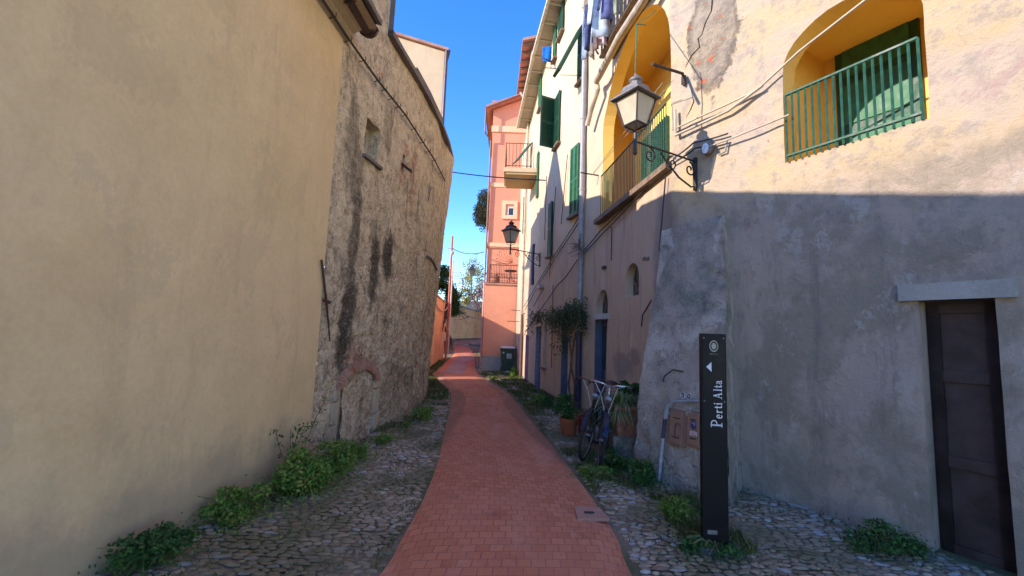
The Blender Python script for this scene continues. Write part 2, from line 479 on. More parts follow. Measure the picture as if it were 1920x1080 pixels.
# pale patch on the path, far kerb strip and the small cover in the bricks
M_patch = pm('pale_patch_material', (.3, .17, .15), (.4, .25, .22), sc_=1.5)
pts = [(829, 700), (866, 702), (871, 696), (876, 689), (870, 682), (888, 674), (888, 667), (858, 668), (852, 672), (842, 688)]
top = [ground_at(u, v, .035) for u, v in pts]
mb = MB(); mb.prism([p + Vector((0, 0, -.02)) for p in top], (0, 0, .031)); tag(mb.build('pale_path_patch', M_patch), kind='structure')
M_cover = pm('cover_material', (.4, .17, .1), (.5, .24, .16), sc_=3)
cv = thing('drain_cover', 'small dusty pink square cover let into the red brick path near its right edge', 'drain cover', ground_at(1110, 958))
mb = MB(); mb.prism([ground_at(u, v, .05) + Vector((0, 0, -.035)) for u, v in [(1076, 946), (1124, 950), (1143, 970), (1083, 971)]], (0, 0, .03)); mb.build('slab', M_cover, cv, bevel=.004)
mb = MB(); p = ground_at(1105, 961, .05); mb.obox(p + Vector((-.045, -.012, 0)), (.09, 0, 0), (0, .03, 0), (0, 0, .004)); mb.build('lift_slot', plain('slot_metal', (.05, .045, .045)), cv)
# ================================================================ LEFT SIDE
def blobpx(q, S, u, v, ru, rv, nz, amp=.7, soft=.35):
    c = S.on(u, v); a, b = S.on(u - ru, v), S.on(u + ru, v)
    return q.blob(c.y, c.z, max(.03, abs(b.y - a.y) / 2), rv / FPX * (c - CP).length, nz, amp, soft)
M_iron = plain('rusty_iron', (.075, .05, .04), .75, .3, .4, 30, wear=(.16, .07, .035))
M_dark = plain('dark_void', (.02, .018, .016), .9)
M_cable = plain('black_cable', (.035, .032, .03), .6)
M_slate = pm('slate_material', (.1, .075, .07), (.17, .13, .12), sc_=3)
M_tile = pm('clay_tile_material', (.36, .14, .085), (.5, .23, .15), (.16, .1, .08), sc_=2.5)
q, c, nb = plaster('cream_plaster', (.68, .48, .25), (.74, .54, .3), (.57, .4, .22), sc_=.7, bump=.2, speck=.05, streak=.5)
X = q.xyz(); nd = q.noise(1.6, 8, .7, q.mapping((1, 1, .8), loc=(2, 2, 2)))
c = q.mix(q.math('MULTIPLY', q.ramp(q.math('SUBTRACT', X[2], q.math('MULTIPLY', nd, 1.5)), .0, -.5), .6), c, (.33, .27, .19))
c = q.mix(q.math('MULTIPLY', q.ramp(nd, .57, .59), .3), c, (.55, .42, .26))
c = q.mix(q.math('MULTIPLY', q.ramp(q.noise(2.4, 9, .75, q.mapping((3, 3, .3), loc=(1, 1, 5))), .6, .72), .45), c, (.4, .31, .21))
wv = q.n('ShaderNodeVectorMath', operation='ADD'); wn_ = q.n('ShaderNodeTexNoise'); wn_.inputs['Scale'].default_value = 3; q.l(q.pos(), wn_.inputs['Vector']); wm = q.n('ShaderNodeVectorMath', operation='SCALE'); q.l(wn_.outputs['Color'], wm.inputs[0]); wm.inputs['Scale'].default_value = .5; q.l(q.pos(), wv.inputs[0]); q.l(wm.outputs[0], wv.inputs[1])
vk = q.vor(.7, 'DISTANCE_TO_EDGE', wv.outputs[0]); c = q.mix(q.math('MULTIPLY', q.ramp(vk.outputs[0], .005, .001), q.ramp(nd, .54, .62, 0, .0)), c, (.2, .15, .1))
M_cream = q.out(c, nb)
# --- cream house, near left
SC = Surf([(-2.98, -6), (-2.62, 2.0), (-2.33, 5.3)], side=1)
house = thing('house', 'smooth cream plastered house filling the near left side, with an overhanging eave and gutter', 'house', (-2.5, 2, 0))
tC, zC = SC.loc(652, 84)
mb = wall_mesh(SC, [(0, -.1), (SC.L, -.1), (SC.L, 5.35), (0, 5.35)], step=.5)
a, b = SC.P(SC.L, -.1), SC.P(SC.L, 5.35)
mb.add([a, b, b + Vector((-6, .6, 0)), a + Vector((-6, .6, 0))], [(0, 1, 2, 3)])
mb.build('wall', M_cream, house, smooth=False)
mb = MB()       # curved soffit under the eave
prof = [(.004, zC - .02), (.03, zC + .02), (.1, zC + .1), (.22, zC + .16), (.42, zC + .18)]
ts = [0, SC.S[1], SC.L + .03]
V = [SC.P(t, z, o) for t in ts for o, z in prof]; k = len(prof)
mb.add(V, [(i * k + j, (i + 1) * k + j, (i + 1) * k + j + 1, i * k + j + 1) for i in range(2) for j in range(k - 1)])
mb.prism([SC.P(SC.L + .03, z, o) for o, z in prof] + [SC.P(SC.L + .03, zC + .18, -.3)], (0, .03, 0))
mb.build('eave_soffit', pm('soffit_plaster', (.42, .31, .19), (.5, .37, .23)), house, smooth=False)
mb = MB()
for i in range(2):
    a, b = ts[i], ts[i + 1]
    P = [SC.P(a, zC + .185, .5), SC.P(b, zC + .185, .5), SC.P(b, zC + 1.8, -4.5), SC.P(a, zC + 1.8, -4.5)]
    mb.prism(P, (0, 0, .07))
mb.build('roof', M_slate, house)
M_gut = plain('copper_gutter_metal', (.12, .085, .08), .45, .5, .3, 6)
ge = at(694, 58, 5.5)
mb = MB(); gx = ge.x
n = 12; V = []
g0 = Vector((gx - .62, -4, ge.z)); g1 = ge
for p in (g0, g1):
    for j in range(n + 1):
        a = math.pi + math.pi * j / n; V.append(p + Vector((math.cos(a) * .115, 0, math.sin(a) * .115)))
mb.add(V, [(j, j + 1, n + 2 + j, n + 1 + j) for j in range(n)])
mb.add([g1] + V[n + 1:], [(0, j + 1, j + 2) for j in range(n)])
mb.tube([g0 + Vector((.115, 0, 0)), g1 + Vector((.115, 0, 0))], .012, 6)
mb.build('gutter', M_gut, house, smooth=False)
for y in (5.44, 4.85):
    mb = MB(); f = (y - g0.y) / (g1.y - g0.y); c0 = g0.lerp(g1, f)
    mb.tube([c0 + Vector((math.cos(a) * .125, 0, math.sin(a) * .125)) for a in [math.pi + math.pi * j / 10 for j in range(11)]], .011, 6)
    wp = SC.P(min(SC.L, SC.S[1] + (y - 2.0)), c0.z - .02, .02)
    mb.tube([c0 + Vector((-.12, 0, -.03)), Vector((wp.x, y, c0.z + .02))], .011, 6)
    mb.build('gutter_bracket', M_iron, house)
mb = MB(); p0, p1, p2 = SC.on(603, 487, .02), SC.on(612, 568, .03), SC.on(619, 640, .02)
mb.tube([p0, p1, p2], [.014, .017, .007], 6); pm_ = SC.on(613, 565, .04)
mb.tube([pm_ + Vector((-.02, -.05, .01)), pm_ + Vector((.02, .04, -.01))], .022, 6)
mb.build('wall_anchor', M_iron, house)

# --- stone house
LB = [(-2.35, 5.3), (-2.15, 6.6), (-1.97, 7.8), (-1.88, 9), (-1.92, 10), (-2.07, 11.2), (-2.37, 12.5), (-3.1, 14)]
LT = [(-2.33, 5.3), (-2.1, 6.6), (-1.9, 7.8), (-1.76, 9), (-1.72, 10.2), (-1.78, 11.4), (-1.92, 12.6), (-2.5, 14)]
SS = Surf(LB, LT, 0, 6.4, 1)
stone = thing('house', 'old stone house with black stains and a walled-up arch, left past the cream plaster', 'house', (-2.3, 8, 0))
topl = [SS.loc(u, v) for u, v in [(726, 66), (748, 103), (772, 142), (798, 187), (822, 236), (836, 272), (846, 303)]]
tS = topl[0][0]
outl = [(0, -.15), (SS.L, -.15), (SS.L, topl[-1][1])] + [(min(t, SS.L), z) for t, z in reversed(topl)] + [(tS - .03, topl[0][1] + 1.3), (0, topl[0][1] + 1.3)]
wq = [SS.loc(*p) for p in ((687, 221), (711, 240), (711, 315), (683, 288))]
wt0, wt1 = (wq[0][0] + wq[3][0]) / 2, (wq[1][0] + wq[2][0]) / 2; wz0, wz1 = (wq[3][1] + wq[2][1]) / 2, (wq[0][1] + wq[1][1]) / 2
nt0, nz0 = SS.loc(752, 318); nt1, nz1 = SS.loc(757, 291)
a0, a1 = SS.loc(634, 745), SS.loc(698, 745); azs = SS.loc(665, 722)[1]; rise = SS.loc(666, 692)[1] - azs
def stone_disp(t, z):
    p = Vector((t * 4.6, z * 6.2, 3)); d, _ = noise.voronoi(p + noise.noise_vector(p * .7) * .5)
    edge = min(1, (d[1] - d[0]) * 2.2)
    k = .5 + .5 * noise.noise(Vector((t * .8, z * .6, 9)))
    low = max(0, min(1, (3.4 - z) / 2.5))
    rough = min(1, max(.12, k * .6 + low * .6))
    if z > 4.6: rough *= .35
    return (edge - .6) * .05 * rough + noise.fractal(Vector((t * 1.2, z * 1.2, 0)), 1, 2, 4) * .03 + noise.fractal(Vector((t * 8, z * 6, 4)), 1, 2, 4) * .016 * (.4 + rough)
mb = wall_mesh(SS, outl, [rect(wt0, wt1, wz0, wz1), rect(nt0, nt1 + .05, nz0, nz1)], step=.062, disp=stone_disp, reveal=[.3, .2])
q = N('rubble_wall_material', .92, .12)
nA = q.noise(.9, 9, .68, dist=.5); nB = q.noise(5.5, 8, .72, dist=.5); nC = q.noise(42, 4, .7); nS = q.noise(1.5, 9, .7, q.mapping((2.2, 2.2, .8)), .6)
wn_ = q.n('ShaderNodeTexNoise'); wn_.inputs['Scale'].default_value = 7; wn_.inputs['Detail'].default_value = 5; q.l(q.pos(), wn_.inputs['Vector']); wm = q.n('ShaderNodeVectorMath', operation='SCALE'); q.l(wn_.outputs['Color'], wm.inputs[0]); wm.inputs['Scale'].default_value = .22
wv = q.n('ShaderNodeVectorMath', operation='ADD'); q.l(q.pos(), wv.inputs[0]); q.l(wm.outputs[0], wv.inputs[1]); vm = q.mapping((6, 7, 10), wv.outputs[0])
vc = q.vor(1, 'F1', vm); ve = q.vor(1, 'DISTANCE_TO_EDGE', vm)
sep = q.n('ShaderNodeSeparateColor'); q.l(vc.outputs['Color'], sep.inputs[0])
stn = q.mix(sep.outputs[0], (.4, .3, .21), (.7, .54, .37)); stn = q.mix(q.ramp(sep.outputs[1], .88, .94), stn, (.36, .15, .1))
mort = q.mix(q.ramp(nB, .35, .65), (.5, .38, .25), (.8, .64, .44))
X = q.xyz()
zone = q.math('ADD', nA, q.math('MULTIPLY', q.ramp(X[2], .5, 5.0, .24, -.12), 1.0))
stone_c = q.mix(q.ramp(ve.outputs[0], .0, .3), mort, stn)
c = q.mix(q.ramp(zone, .42, .62), mort, stone_c)
nG = q.noise(13, 8, .8, q.mapping((1, 1, .8)), 1.2); c = q.mix(q.ramp(nG, .53, .62, 0, .85), c, (.12, .09, .065)); c = q.mix(q.ramp(nG, .45, .36, 0, .7), c, (.85, .7, .5))
c = q.mix(q.ramp(nS, .52, .64, 0, .75), c, (.12, .1, .085))
nH = q.noise(3.1, 9, .78, q.mapping((1.3, 1.3, .9), loc=(3, 7, 1)), .8); c = q.mix(q.ramp(nH, .54, .6, 0, .75), c, (.78, .62, .43))
bn = q.noise(9, 6, .75)
vr = q.math('MULTIPLY', q.ramp(bn, .48, .56, 0, .9), 1.)
for u, v, ru, rv in ((764, 395, 9, 85), (775, 330, 7, 60), (757, 310, 8, 40), (668, 672, 26, 24), (716, 135, 5, 12)):
    c = q.mix(q.math('MULTIPLY', blobpx(q, SS, u, v, ru, rv, nB, .5), vr), c, (.44, .17, .11))
for u, v, ru, rv, k in ((665, 440, 9, 85, .75), (651, 600, 13, 85, .95), (640, 655, 14, 40, .9), (703, 505, 9, 66, .95), (728, 480, 9, 46, .98), (668, 330, 12, 60, .55), (660, 250, 11, 70, .5), (727, 235, 10, 40, .35), (760, 650, 16, 70, .45), (700, 430, 7, 25, .5), (745, 720, 30, 50, .3)):
    c = q.mix(q.math('MULTIPLY', blobpx(q, SS, u, v, ru, rv, nB, .75), q.math('MULTIPLY', q.ramp(bn, .3, .5, .5, 1), k)), c, (.032, .027, .023))
c = q.mix(q.math('MULTIPLY', blobpx(q, SS, 795, 640, 7, 95, nB, .2, .2), .95), c, (.36, .3, .24))
c = q.mix(q.ramp(nC, .35, .8, 0, .35), c, (.6, .5, .38)); c = q.mix(q.ramp(nC, .55, .3, 0, .4), c, (.07, .055, .045))
hb = q.math('MULTIPLY', q.ramp(ve.outputs[0], 0, .25), q.ramp(zone, .42, .6))
M_stone = q.out(c, q.bump(nC, .5, .01, q.bump(nB, .6, .05, q.bump(hb, .5, .03))))
mb.build('wall', M_stone, stone, smooth=True)
# top coping, thicker over the far half
mb = MB()
T = [(tS, topl[0][1] + 1.3)] + topl
for i in range(len(T) - 1):
    (ta, za), (tb, zb) = T[i], T[i + 1]
    th = .16 if i in (3, 4) else .09
    P = [SS.P(ta, za, -.5), SS.P(ta, za, .1), SS.P(tb, zb, .1), SS.P(tb, zb, -.5)]
    mb.prism(P, (0, 0, th))
mb.build('coping', M_slate, stone)
mb = MB()                                             # roof rising away from the lane, with an unseen gable behind the coping
rz = topl[0][1]
mb.prism([(-2.0, 6.9, rz + .05), (-1.9, 9.5, rz + .05), (-1.95, 12.4, topl[-1][1] + .02), (-7, 13.4, 7.6), (-7, 6.9, 7.6)], (0, 0, .08))
mb.build('roof', M_tile, stone)
mb = MB()  # unseen peak, shaped to throw a pointed shadow across the lane
mb.prism([(-3.35, 8.35, 6.2), (-3.35, 9.75, 8.95), (-3.35, 10.1, 8.95), (-3.35, 11.7, 6.2)], (-2.5, 0, 0))
mb.build('shadow_gable', M_cream, stone)
mb = MB(); k = [SS.P(wt0, wz0, -.3), SS.P(wt1, wz0, -.3), SS.P(wt1, wz1, -.3), SS.P(wt0, wz1, -.3)]
f = slab
wf = MB(); e = .05
for r_ in ((wt0, wt0 + e, wz0, wz1), (wt1 - e, wt1, wz0, wz1), (wt0 + e, wt1 - e, wz0, wz0 + e), (wt0 + e, wt1 - e, wz1 - e, wz1), ((wt0 + wt1) / 2 - .02, (wt0 + wt1) / 2 + .02, wz0 + e, wz1 - e)): slab(wf, SS, *r_, -.25, -.2)
wn = wf.build('window', plain('cream_window_paint', (.6, .52, .4), .5), stone)
pn = MB(); slab(pn, SS, wt0 + .01, wt1 - .01, wz0 + .01, wz1 - .01, -.29, -.24); pn.build('pane', plain('dull_glass', (.1, .12, .15), .15, spec=.8), wn)
sn = MB(); slab(sn, SS, wt0 - .05, wt1 + .06, wz0 - .05, wz0 - .005, -.28, .06); sn.build('sill', M_slate, wn)
mb = MB(); slab(mb, SS, nt0 - .02, nt1 + .07, nz0 - .02, nz1 + .02, -.24, -.21); mb.build('niche', M_dark, stone)
mb = MB(); p = SS.on(757, 303, 0); e_ = at(783, 323, SS.on(783, 323).y - .75)
mb.obox(p + Vector((-.1, -.02, -.02)), e_ - p, (0, .05, 0), (0, 0, .05)); mb.build('iron_bracket', M_iron, stone)
# walled-up arched doorway
mb = MB(); tc, hw = (a0[0] + a1[0]) / 2, (a1[0] - a0[0]) / 2
pn = wall_mesh(SS, arch(a0[0] + .06, a1[0] - .06, -.1, azs, rise - .03), step=.08, disp=lambda t, z: .03 + stone_disp(t + 5, z) * .8)
q = M_stone
pn.build('blocked_doorway', q, stone, smooth=True)
nv = 26
for i in range(nv):
    a_, b_ = math.pi * (i + .08) / nv, math.pi * (i + .92) / nv
    def q_(an, k, o): return SS.P(tc + (hw + k) * math.cos(an), azs + (rise + k) * math.sin(an), o)
    j = rnd.uniform(-.012, .012)
    V = [q_(a_, -.02, .01), q_(b_, -.02, .01), q_(b_, .12 + j, .01), q_(a_, .12 + j, .01), q_(a_, -.02, .07 + j), q_(b_, -.02, .07 + j), q_(b_, .12 + j, .05), q_(a_, .12 + j, .05)]
    mb.add(V, [(0, 1, 2, 3), (4, 7, 6, 5), (0, 4, 5, 1), (1, 5, 6, 2), (2, 6, 7, 3), (3, 7, 4, 0)])
q = N('old_brick_material', .9, .1); isl = q.n('ShaderNodeNewGeometry').outputs['Random Per Island']
nn = q.noise(18, 6, .7)
M_obrick = q.out(q.mix(q.ramp(nn, .44, .6, 0, .8), q.mix(isl, (.36, .15, .1), (.5, .26, .18)), (.36, .29, .22)), q.bump(nn, .6, .015))
mb.build('brick_arch', M_obrick, stone)
M_jamb = pm('jamb_stone_material', (.42, .33, .22), (.58, .45, .3), (.22, .17, .12), sc_=4, bump=.6)
for side, t_ in ((0, a0[0] - .1), (1, a1[0] + .02)):
    z = .0; mb = MB()
    while z < azs - .05:
        h = rnd.uniform(.22, .42); wd = rnd.uniform(.12, .2)
        slab(mb, SS, t_ - (wd - .1) * (1 - side), t_ + .1 + (wd - .1) * side, z, min(z + h, azs), -.05, .03 + rnd.uniform(-.012, .012)); z += h + .025
    mb.build('door_jamb', M_jamb, stone, bevel=.015)
mb = MB(); mb.tube([SS.on(u, v, .02) for u, v in ((812, 352), (808, 352), (803, 375), (801, 420), (799, 470))], .012, 5); mb.tube([SS.on(u, v, .03) for u, v in ((801, 480), (808, 484), (815, 496), (819, 507))], .022, 5); mb.build('incised_crack_lines', M_slate, stone)  # dark tubes added, drawing an incised arch outline and a curved crack
# cable run shared by both left houses
cab = [(596, -14), (655, 75), (708, 150), (735, 184), (760, 215), (793, 266), (815, 300), (838, 347)]
mb = MB(); pts = []
cp_ = []
for i in range(len(cab) - 1):
    for j in range(6):
        f = j / 6; u, v = cab[i][0] * (1 - f) + cab[i + 1][0] * f, cab[i][1] * (1 - f) + cab[i + 1][1] * f
        cp_.append((SS if u > 650 else SC).on(u, v, .06))
for d in (-.012, .012): mb.tube([p + Vector((0, 0, d)) for p in cp_], .009, 5)
cr = thing('cable_run', 'thin twin cable clipped diagonally across the cream and stone walls on the left', 'cable', cp_[0])
mb.build('cable', M_cable, cr)
for p in cp_[::3]:
    mb2 = MB(); mb2.tube([p + Vector((-.06, 0, -.03)), p + Vector((.03, 0, 0)), p + Vector((.03, 0, .05))], .007, 5); mb2.build('clip', M_iron, cr)
# ================================================================ RIGHT SIDE
def mesh_mb(name, mbs, mat, parent): return mbs.build(name, mat, parent)
M_green = plain('green_shutter_paint', (.035, .15, .075), .5, 0, .3, 8)
M_dgreen = plain('dark_green_shutter_paint', (.015, .07, .04), .5, 0, .3, 8)
M_rail = plain('green_railing_paint', (.02, .085, .05), .5, 0, .3, 10)
M_pipe = plain('grey_pipe_paint', (.3, .29, .3), .5, .1, .2, 6)
M_bpipe = plain('beige_pipe_paint', (.46, .37, .27), .55, 0, .2, 6)
M_dpipe = plain('dark_pipe_paint', (.05, .04, .07), .5, .1, .3, 6)
M_wood = plain('weathered_wood', (.2, .14, .095), .8, 0, .35, 9)
M_bluedoor = plain('blue_grey_door_paint', (.1, .125, .19), .5, 0, .2, 5)
M_purpdoor = plain('purple_door_paint', (.065, .045, .12), .5, 0, .2, 5)
M_glass = plain('dark_window_glass', (.03, .035, .045), .12, 0, .2, 3, spec=.8)
SR = Surf(RIGHT_PLAN, side=-1); SR.z1 = 10.
tJ = SR.S[3]; TOP = 10.6
lt0, lz0 = SR.loc(1128, 424); lt1, _ = SR.loc(1266, 285)
lt1 = max(lt1, tJ + .03)
LZ = SR.loc(1180, 372)[1]; lc = (lt0 + lt1) / 2
loggia = arch(lt1, lt0, LZ, SR.loc(1128, 255)[1], SR.loc(1190, 48)[1] - SR.loc(1128, 255)[1] + .05, 20)
ntA, ntB = SR.loc(1745, 230)[0], SR.loc(1470, 230)[0]
near_log = arch(ntA, ntB, 3.55, 4.6, .45, 14)
def hole(us, vs): # rect from pixel box measured on the wall
    (a, b), (c_, d) = SR.loc(us[0], vs[1]), SR.loc(us[1], vs[0]); return a, c_, b, d
dt1, dz = SR.loc(1117, 600); dt0, _ = SR.loc(1139, 600); dtop = SR.loc(1131, 543)[1]
nda, ndb = SR.loc(1885, 800)[0], SR.loc(1735, 800)[0]
ndoor = rect(nda, ndb, -.1, 2.0)
door1 = arch(dt0, dt1, -.1, dtop - .38, .38, 10)
wt1_, wzb = SR.loc(1172, 558); wt0_, _ = SR.loc(1199, 540); wzt = SR.loc(1189, 492)[1]
win1 = arch(wt0_, wt1_, wzb, wzt - .3, .3, 10)
d2b, _ = SR.loc(1054, 640); d2a, _ = SR.loc(1065, 640)
door2 = arch(d2a, d2b, -.1, 2.1, .3, 8)
d3b, z3 = SR.loc(1006, 612); d3a, _ = SR.loc(1015, 612)
door3 = arch(d3a, d3b, -.1, z3 + .1, .22, 6)
w3b, w3z = SR.loc(1018.5, 688); w3a, w3t = SR.loc(1026, 605)
win3 = rect(w3a, w3b, w3z, w3t)
d4b, z4 = SR.loc(986.5, 628); d4a, _ = SR.loc(992, 628)
door4 = rect(d4a, d4b, -.1, z4)
tE, zE = SR.loc(971, 240, .42); tE2, zE2 = SR.loc(1022, 30, .42)
ze_ = lambda t: zE + (zE2 - zE) * (t - tE) / (tE2 - tE)
outl = [(0, -.15), (SR.L, -.15), (SR.L, ze_(SR.L)), (tE2, zE2), (SR.loc(1045, -60, .42)[0], zE2 + .15), (tJ, TOP), (0, TOP)]
def right_disp(t, z):
    d = noise.fractal(Vector((t * .7, z * .7, 20)), 1, 2, 3) * .02 + noise.fractal(Vector((t * 6, z * 6, 4)), 1, 2, 3) * .004
    if t < tJ: d += noise.fractal(Vector((t * 2.2, z * 2.2, 7)), 1, 2, 5) * .02
    return d
mb = wall_mesh(SR, outl, [loggia, near_log, door1, win1, door2, door3, win3, door4, ndoor], step=.11, disp=right_disp, reveal=[0, 0, .2, .18, .25, .2, .2, .2, .22])
q, c, nb = plaster('long_facade_plaster', (.56, .41, .27), (.63, .48, .32), (.45, .33, .24), sc_=.7, bump=.3, speck=.06, streak=.55)
X = q.xyz()
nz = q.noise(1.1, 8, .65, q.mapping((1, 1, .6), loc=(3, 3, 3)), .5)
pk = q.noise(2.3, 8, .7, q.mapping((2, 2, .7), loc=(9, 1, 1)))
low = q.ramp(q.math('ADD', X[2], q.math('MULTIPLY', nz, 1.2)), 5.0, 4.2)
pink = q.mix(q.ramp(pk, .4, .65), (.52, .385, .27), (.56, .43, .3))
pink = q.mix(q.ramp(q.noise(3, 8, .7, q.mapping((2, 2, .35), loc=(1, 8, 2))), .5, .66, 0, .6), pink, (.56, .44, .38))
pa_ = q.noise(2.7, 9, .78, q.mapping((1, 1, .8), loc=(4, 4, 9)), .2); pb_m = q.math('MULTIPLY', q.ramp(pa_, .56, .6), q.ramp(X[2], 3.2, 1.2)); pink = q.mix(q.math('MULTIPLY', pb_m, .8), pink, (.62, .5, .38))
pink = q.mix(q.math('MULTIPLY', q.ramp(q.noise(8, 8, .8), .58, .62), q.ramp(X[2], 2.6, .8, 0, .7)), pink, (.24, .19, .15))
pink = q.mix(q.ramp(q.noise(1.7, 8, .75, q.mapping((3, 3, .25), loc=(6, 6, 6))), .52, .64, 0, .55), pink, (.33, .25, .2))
c = q.mix(low, c, pink)  # lower wall: the tint of its shade is put into the colour
# the near pier: weathered cream, grey cement and pink render coming away
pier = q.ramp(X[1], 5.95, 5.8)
nP = q.noise(1.4, 10, .7, dist=.25); nQ = q.noise(6, 9, .75, dist=.1)
pc = q.mix(q.ramp(nP, .4, .6), (.56, .42, .25), (.5, .4, .31)); pc = q.mix(q.ramp(nQ, .5, .62, 0, .7), pc, (.36, .3, .25))
pc = q.mix(q.ramp(nP, .58, .66, 0, .85), pc, (.44, .31, .26))
pc = q.mix(q.ramp(q.noise(3.3, 8, .7, q.mapping((1, 1, 1), loc=(2, 5, 8))), .6, .68), pc, (.33, .3, .275))
pc = q.mix(q.math('MULTIPLY', q.ramp(q.noise(7, 5, .7, q.mapping((1, 1, 1), loc=(2, 5, 1))), .66, .7), .9), pc, (.5, .17, .1))
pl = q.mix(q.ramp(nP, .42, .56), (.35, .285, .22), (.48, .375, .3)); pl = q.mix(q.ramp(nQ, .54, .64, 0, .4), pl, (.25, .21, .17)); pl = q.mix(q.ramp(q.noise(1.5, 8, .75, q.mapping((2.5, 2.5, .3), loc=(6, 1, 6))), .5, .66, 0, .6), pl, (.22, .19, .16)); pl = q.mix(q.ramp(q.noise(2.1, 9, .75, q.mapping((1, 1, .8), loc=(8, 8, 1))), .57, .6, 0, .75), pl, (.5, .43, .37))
pc = q.mix(q.ramp(q.math('ADD', X[2], nP), 3.9, 3.5), pc, pl)  # below the shadow edge the pier's shade is put into darker colour
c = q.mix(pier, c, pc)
rough_m = q.ramp(q.math('ADD', q.math('MULTIPLY', blobpx(q, SR, 1335, 50, 45, 95, nP, .5), 1.), q.math('MULTIPLY', q.math('SUBTRACT', nQ, .5), 1.6)), .3, .75)
c = q.mix(q.math('MULTIPLY', rough_m, .75), c, q.mix(q.ramp(nQ, .4, .6), (.5, .4, .3), (.3, .25, .2))); c = q.mix(q.math('MULTIPLY', rough_m, q.ramp(q.noise(6, 4, .6), .64, .68)), c, (.6, .2, .1))
c = q.mix(q.math('MULTIPLY', q.blob(6.05, 2.7, .35, 1.1, nQ, .5), .55), c, (.2, .195, .19))
for u, v, ru, rv in ((1167, 685, 20, 22), (1190, 668, 10, 14), (1148, 775, 12, 30)):
    c = q.mix(q.math('MULTIPLY', blobpx(q, SR, u, v, ru, rv, nQ, 1.1), .8), c, (.3, .25, .22))
crack = q.vor(1.3, 'DISTANCE_TO_EDGE', q.mapping((1, 1, 1), None, (.3, .2, .4)))
q_ = q.noise(3, 6, .7)
ck = q.math('MULTIPLY', pier, q.ramp(nQ, .5, .6))
nb = q.bump(q.math('MULTIPLY', nQ, q.math('ADD', q.math('MULTIPLY', pier, .7), rough_m)), .9, .07, nb)
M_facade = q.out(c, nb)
rh = thing('house', 'long cream house on the right with a yellow arched loggia and green shutters', 'house', (1.9, 8, 0))
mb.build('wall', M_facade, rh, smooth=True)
# yellow loggia: side walls, back wall, floor and vaulted ceiling behind the big arch
q = pm('ochre_yellow_paint', (.93, .58, .14), (.95, .63, .17), sc_=.6, bump=.12, speck=.03)
def room(outline, ext, depth, nm):
    """yellow loggia: arch lining at the wall face, then a room reaching past the far jamb, with an arched ceiling line"""
    tm = sum(p[0] for p in outline) / len(outline); N_ = SR.nrm(tm); X_ = SR.tan(tm); ol = resample(outline, .12); k = len(ol); W = .24
    A_ = [SR.P(t, z, right_disp(t, z)) for t, z in ol]; B_ = [p - N_ * W for p in A_]
    mb = MB(); mb.add(A_ + B_, [(i, (i + 1) % k, k + (i + 1) % k, k + i) for i in range(k)])
    t0, t1 = min(p[0] for p in outline), max(p[0] for p in outline); zb = outline[0][1]; ztp = max(p[1] for p in outline) + .15
    a = SR.P(t0, 0, 0) - N_ * W; b = a + X_ * (t1 - t0 + ext); a = a - X_ * .05; up = lambda z: Vector((0, 0, z))
    a2, b2 = a - N_ * (depth - W), b - N_ * (depth - W)
    mb.add([a + up(zb), a2 + up(zb), a2 + up(ztp), a + up(ztp), b + up(zb), b2 + up(zb), b2 + up(ztp), b + up(ztp)], [(0, 1, 2, 3), (4, 7, 6, 5), (1, 5, 6, 2), (0, 4, 5, 1), (3, 2, 6, 7)])
    j_ = SR.P(t1, 0, 0) - N_ * W
    mb.add([j_ + up(zb), b + up(zb), b + up(ztp), j_ + up(ztp)], [(0, 1, 2, 3)])
    o = mb.build(nm, q, rh)
    k = MB(); c_ = a2.lerp(b2, .6) + up(zb) + N_ * .01; w_ = .4
    k.obox(c_ - X_ * w_, X_ * w_ * 2, N_ * .04, (0, 0, 1.95)); d = k.build('inner_door', M_dgreen, o, bevel=.004)
    for e_ in (0, 1, 2):
        k = MB(); k.obox(c_ - X_ * (w_ - .08) + up(.1 + .6 * e_) + N_ * .041, X_ * (w_ - .08) * 2, N_ * .014, (0, 0, .5)); k.build('door_panel', M_green, d, bevel=.006)
    return o
room(loggia, 1.3, 1.05, 'loggia_room')
room(near_log, .1, 1.2, 'loggia_room')
# solid backing so no sun leaks in from behind
mb = MB()
mb.prism([(5.8, .3, -.1), (9, .3, -.1), (9, 19, -.1), (3.0, 19, -.1), (3.0, 12, -.1), (4.3, 8.9, -.1), (4.4, 5.4, -.1)], (0, 0, TOP + .1)); mb.build('sun_block', M_cream, rh)
mb = MB(); mb.prism([SR.P(0, TOP, .5), SR.P(tJ, TOP, .5), (9, 9, TOP), (9, .5, TOP)], (0, 0, .12)); mb.build('roof', M_tile, rh)
# doors and small windows
M_cement0 = pm('worn_lintel_stone', (.3, .27, .23), (.4, .35, .3), sc_=3)
def jamb(t1, z1, dep, mat, parent, w_=.03):
    mb = MB(); slab(mb, SR, t1 - w_, t1 + .01, -.1, z1, -dep, .012); return mb.build('door_jamb', mat, parent)
def leaf(S, name, mat, t0, t1, z0, z1, off, parent, panels=2, frame=None):
    mb = MB(); slab(mb, S, t0 - .01, t1 + .01, z0, z1, off - .05, off)
    w_ = t1 - t0; hh = (z1 - z0) / panels
    for i in range(panels):
        for r_ in ((t0 + .02, t0 + .09), (t1 - .09, t1 - .02)): slab(mb, S, *r_, z0 + .03, z1 - .03, off, off + .025)
        slab(mb, S, t0 + .09, t1 - .09, z0 + i * hh + .02, z0 + i * hh + .11, off, off + .022)
    slab(mb, S, t0 + .09, t1 - .09, z1 - .1, z1 - .03, off, off + .022)
    return mb.build(name, mat, parent)
zl = SR.loc(1128, 598)[1]
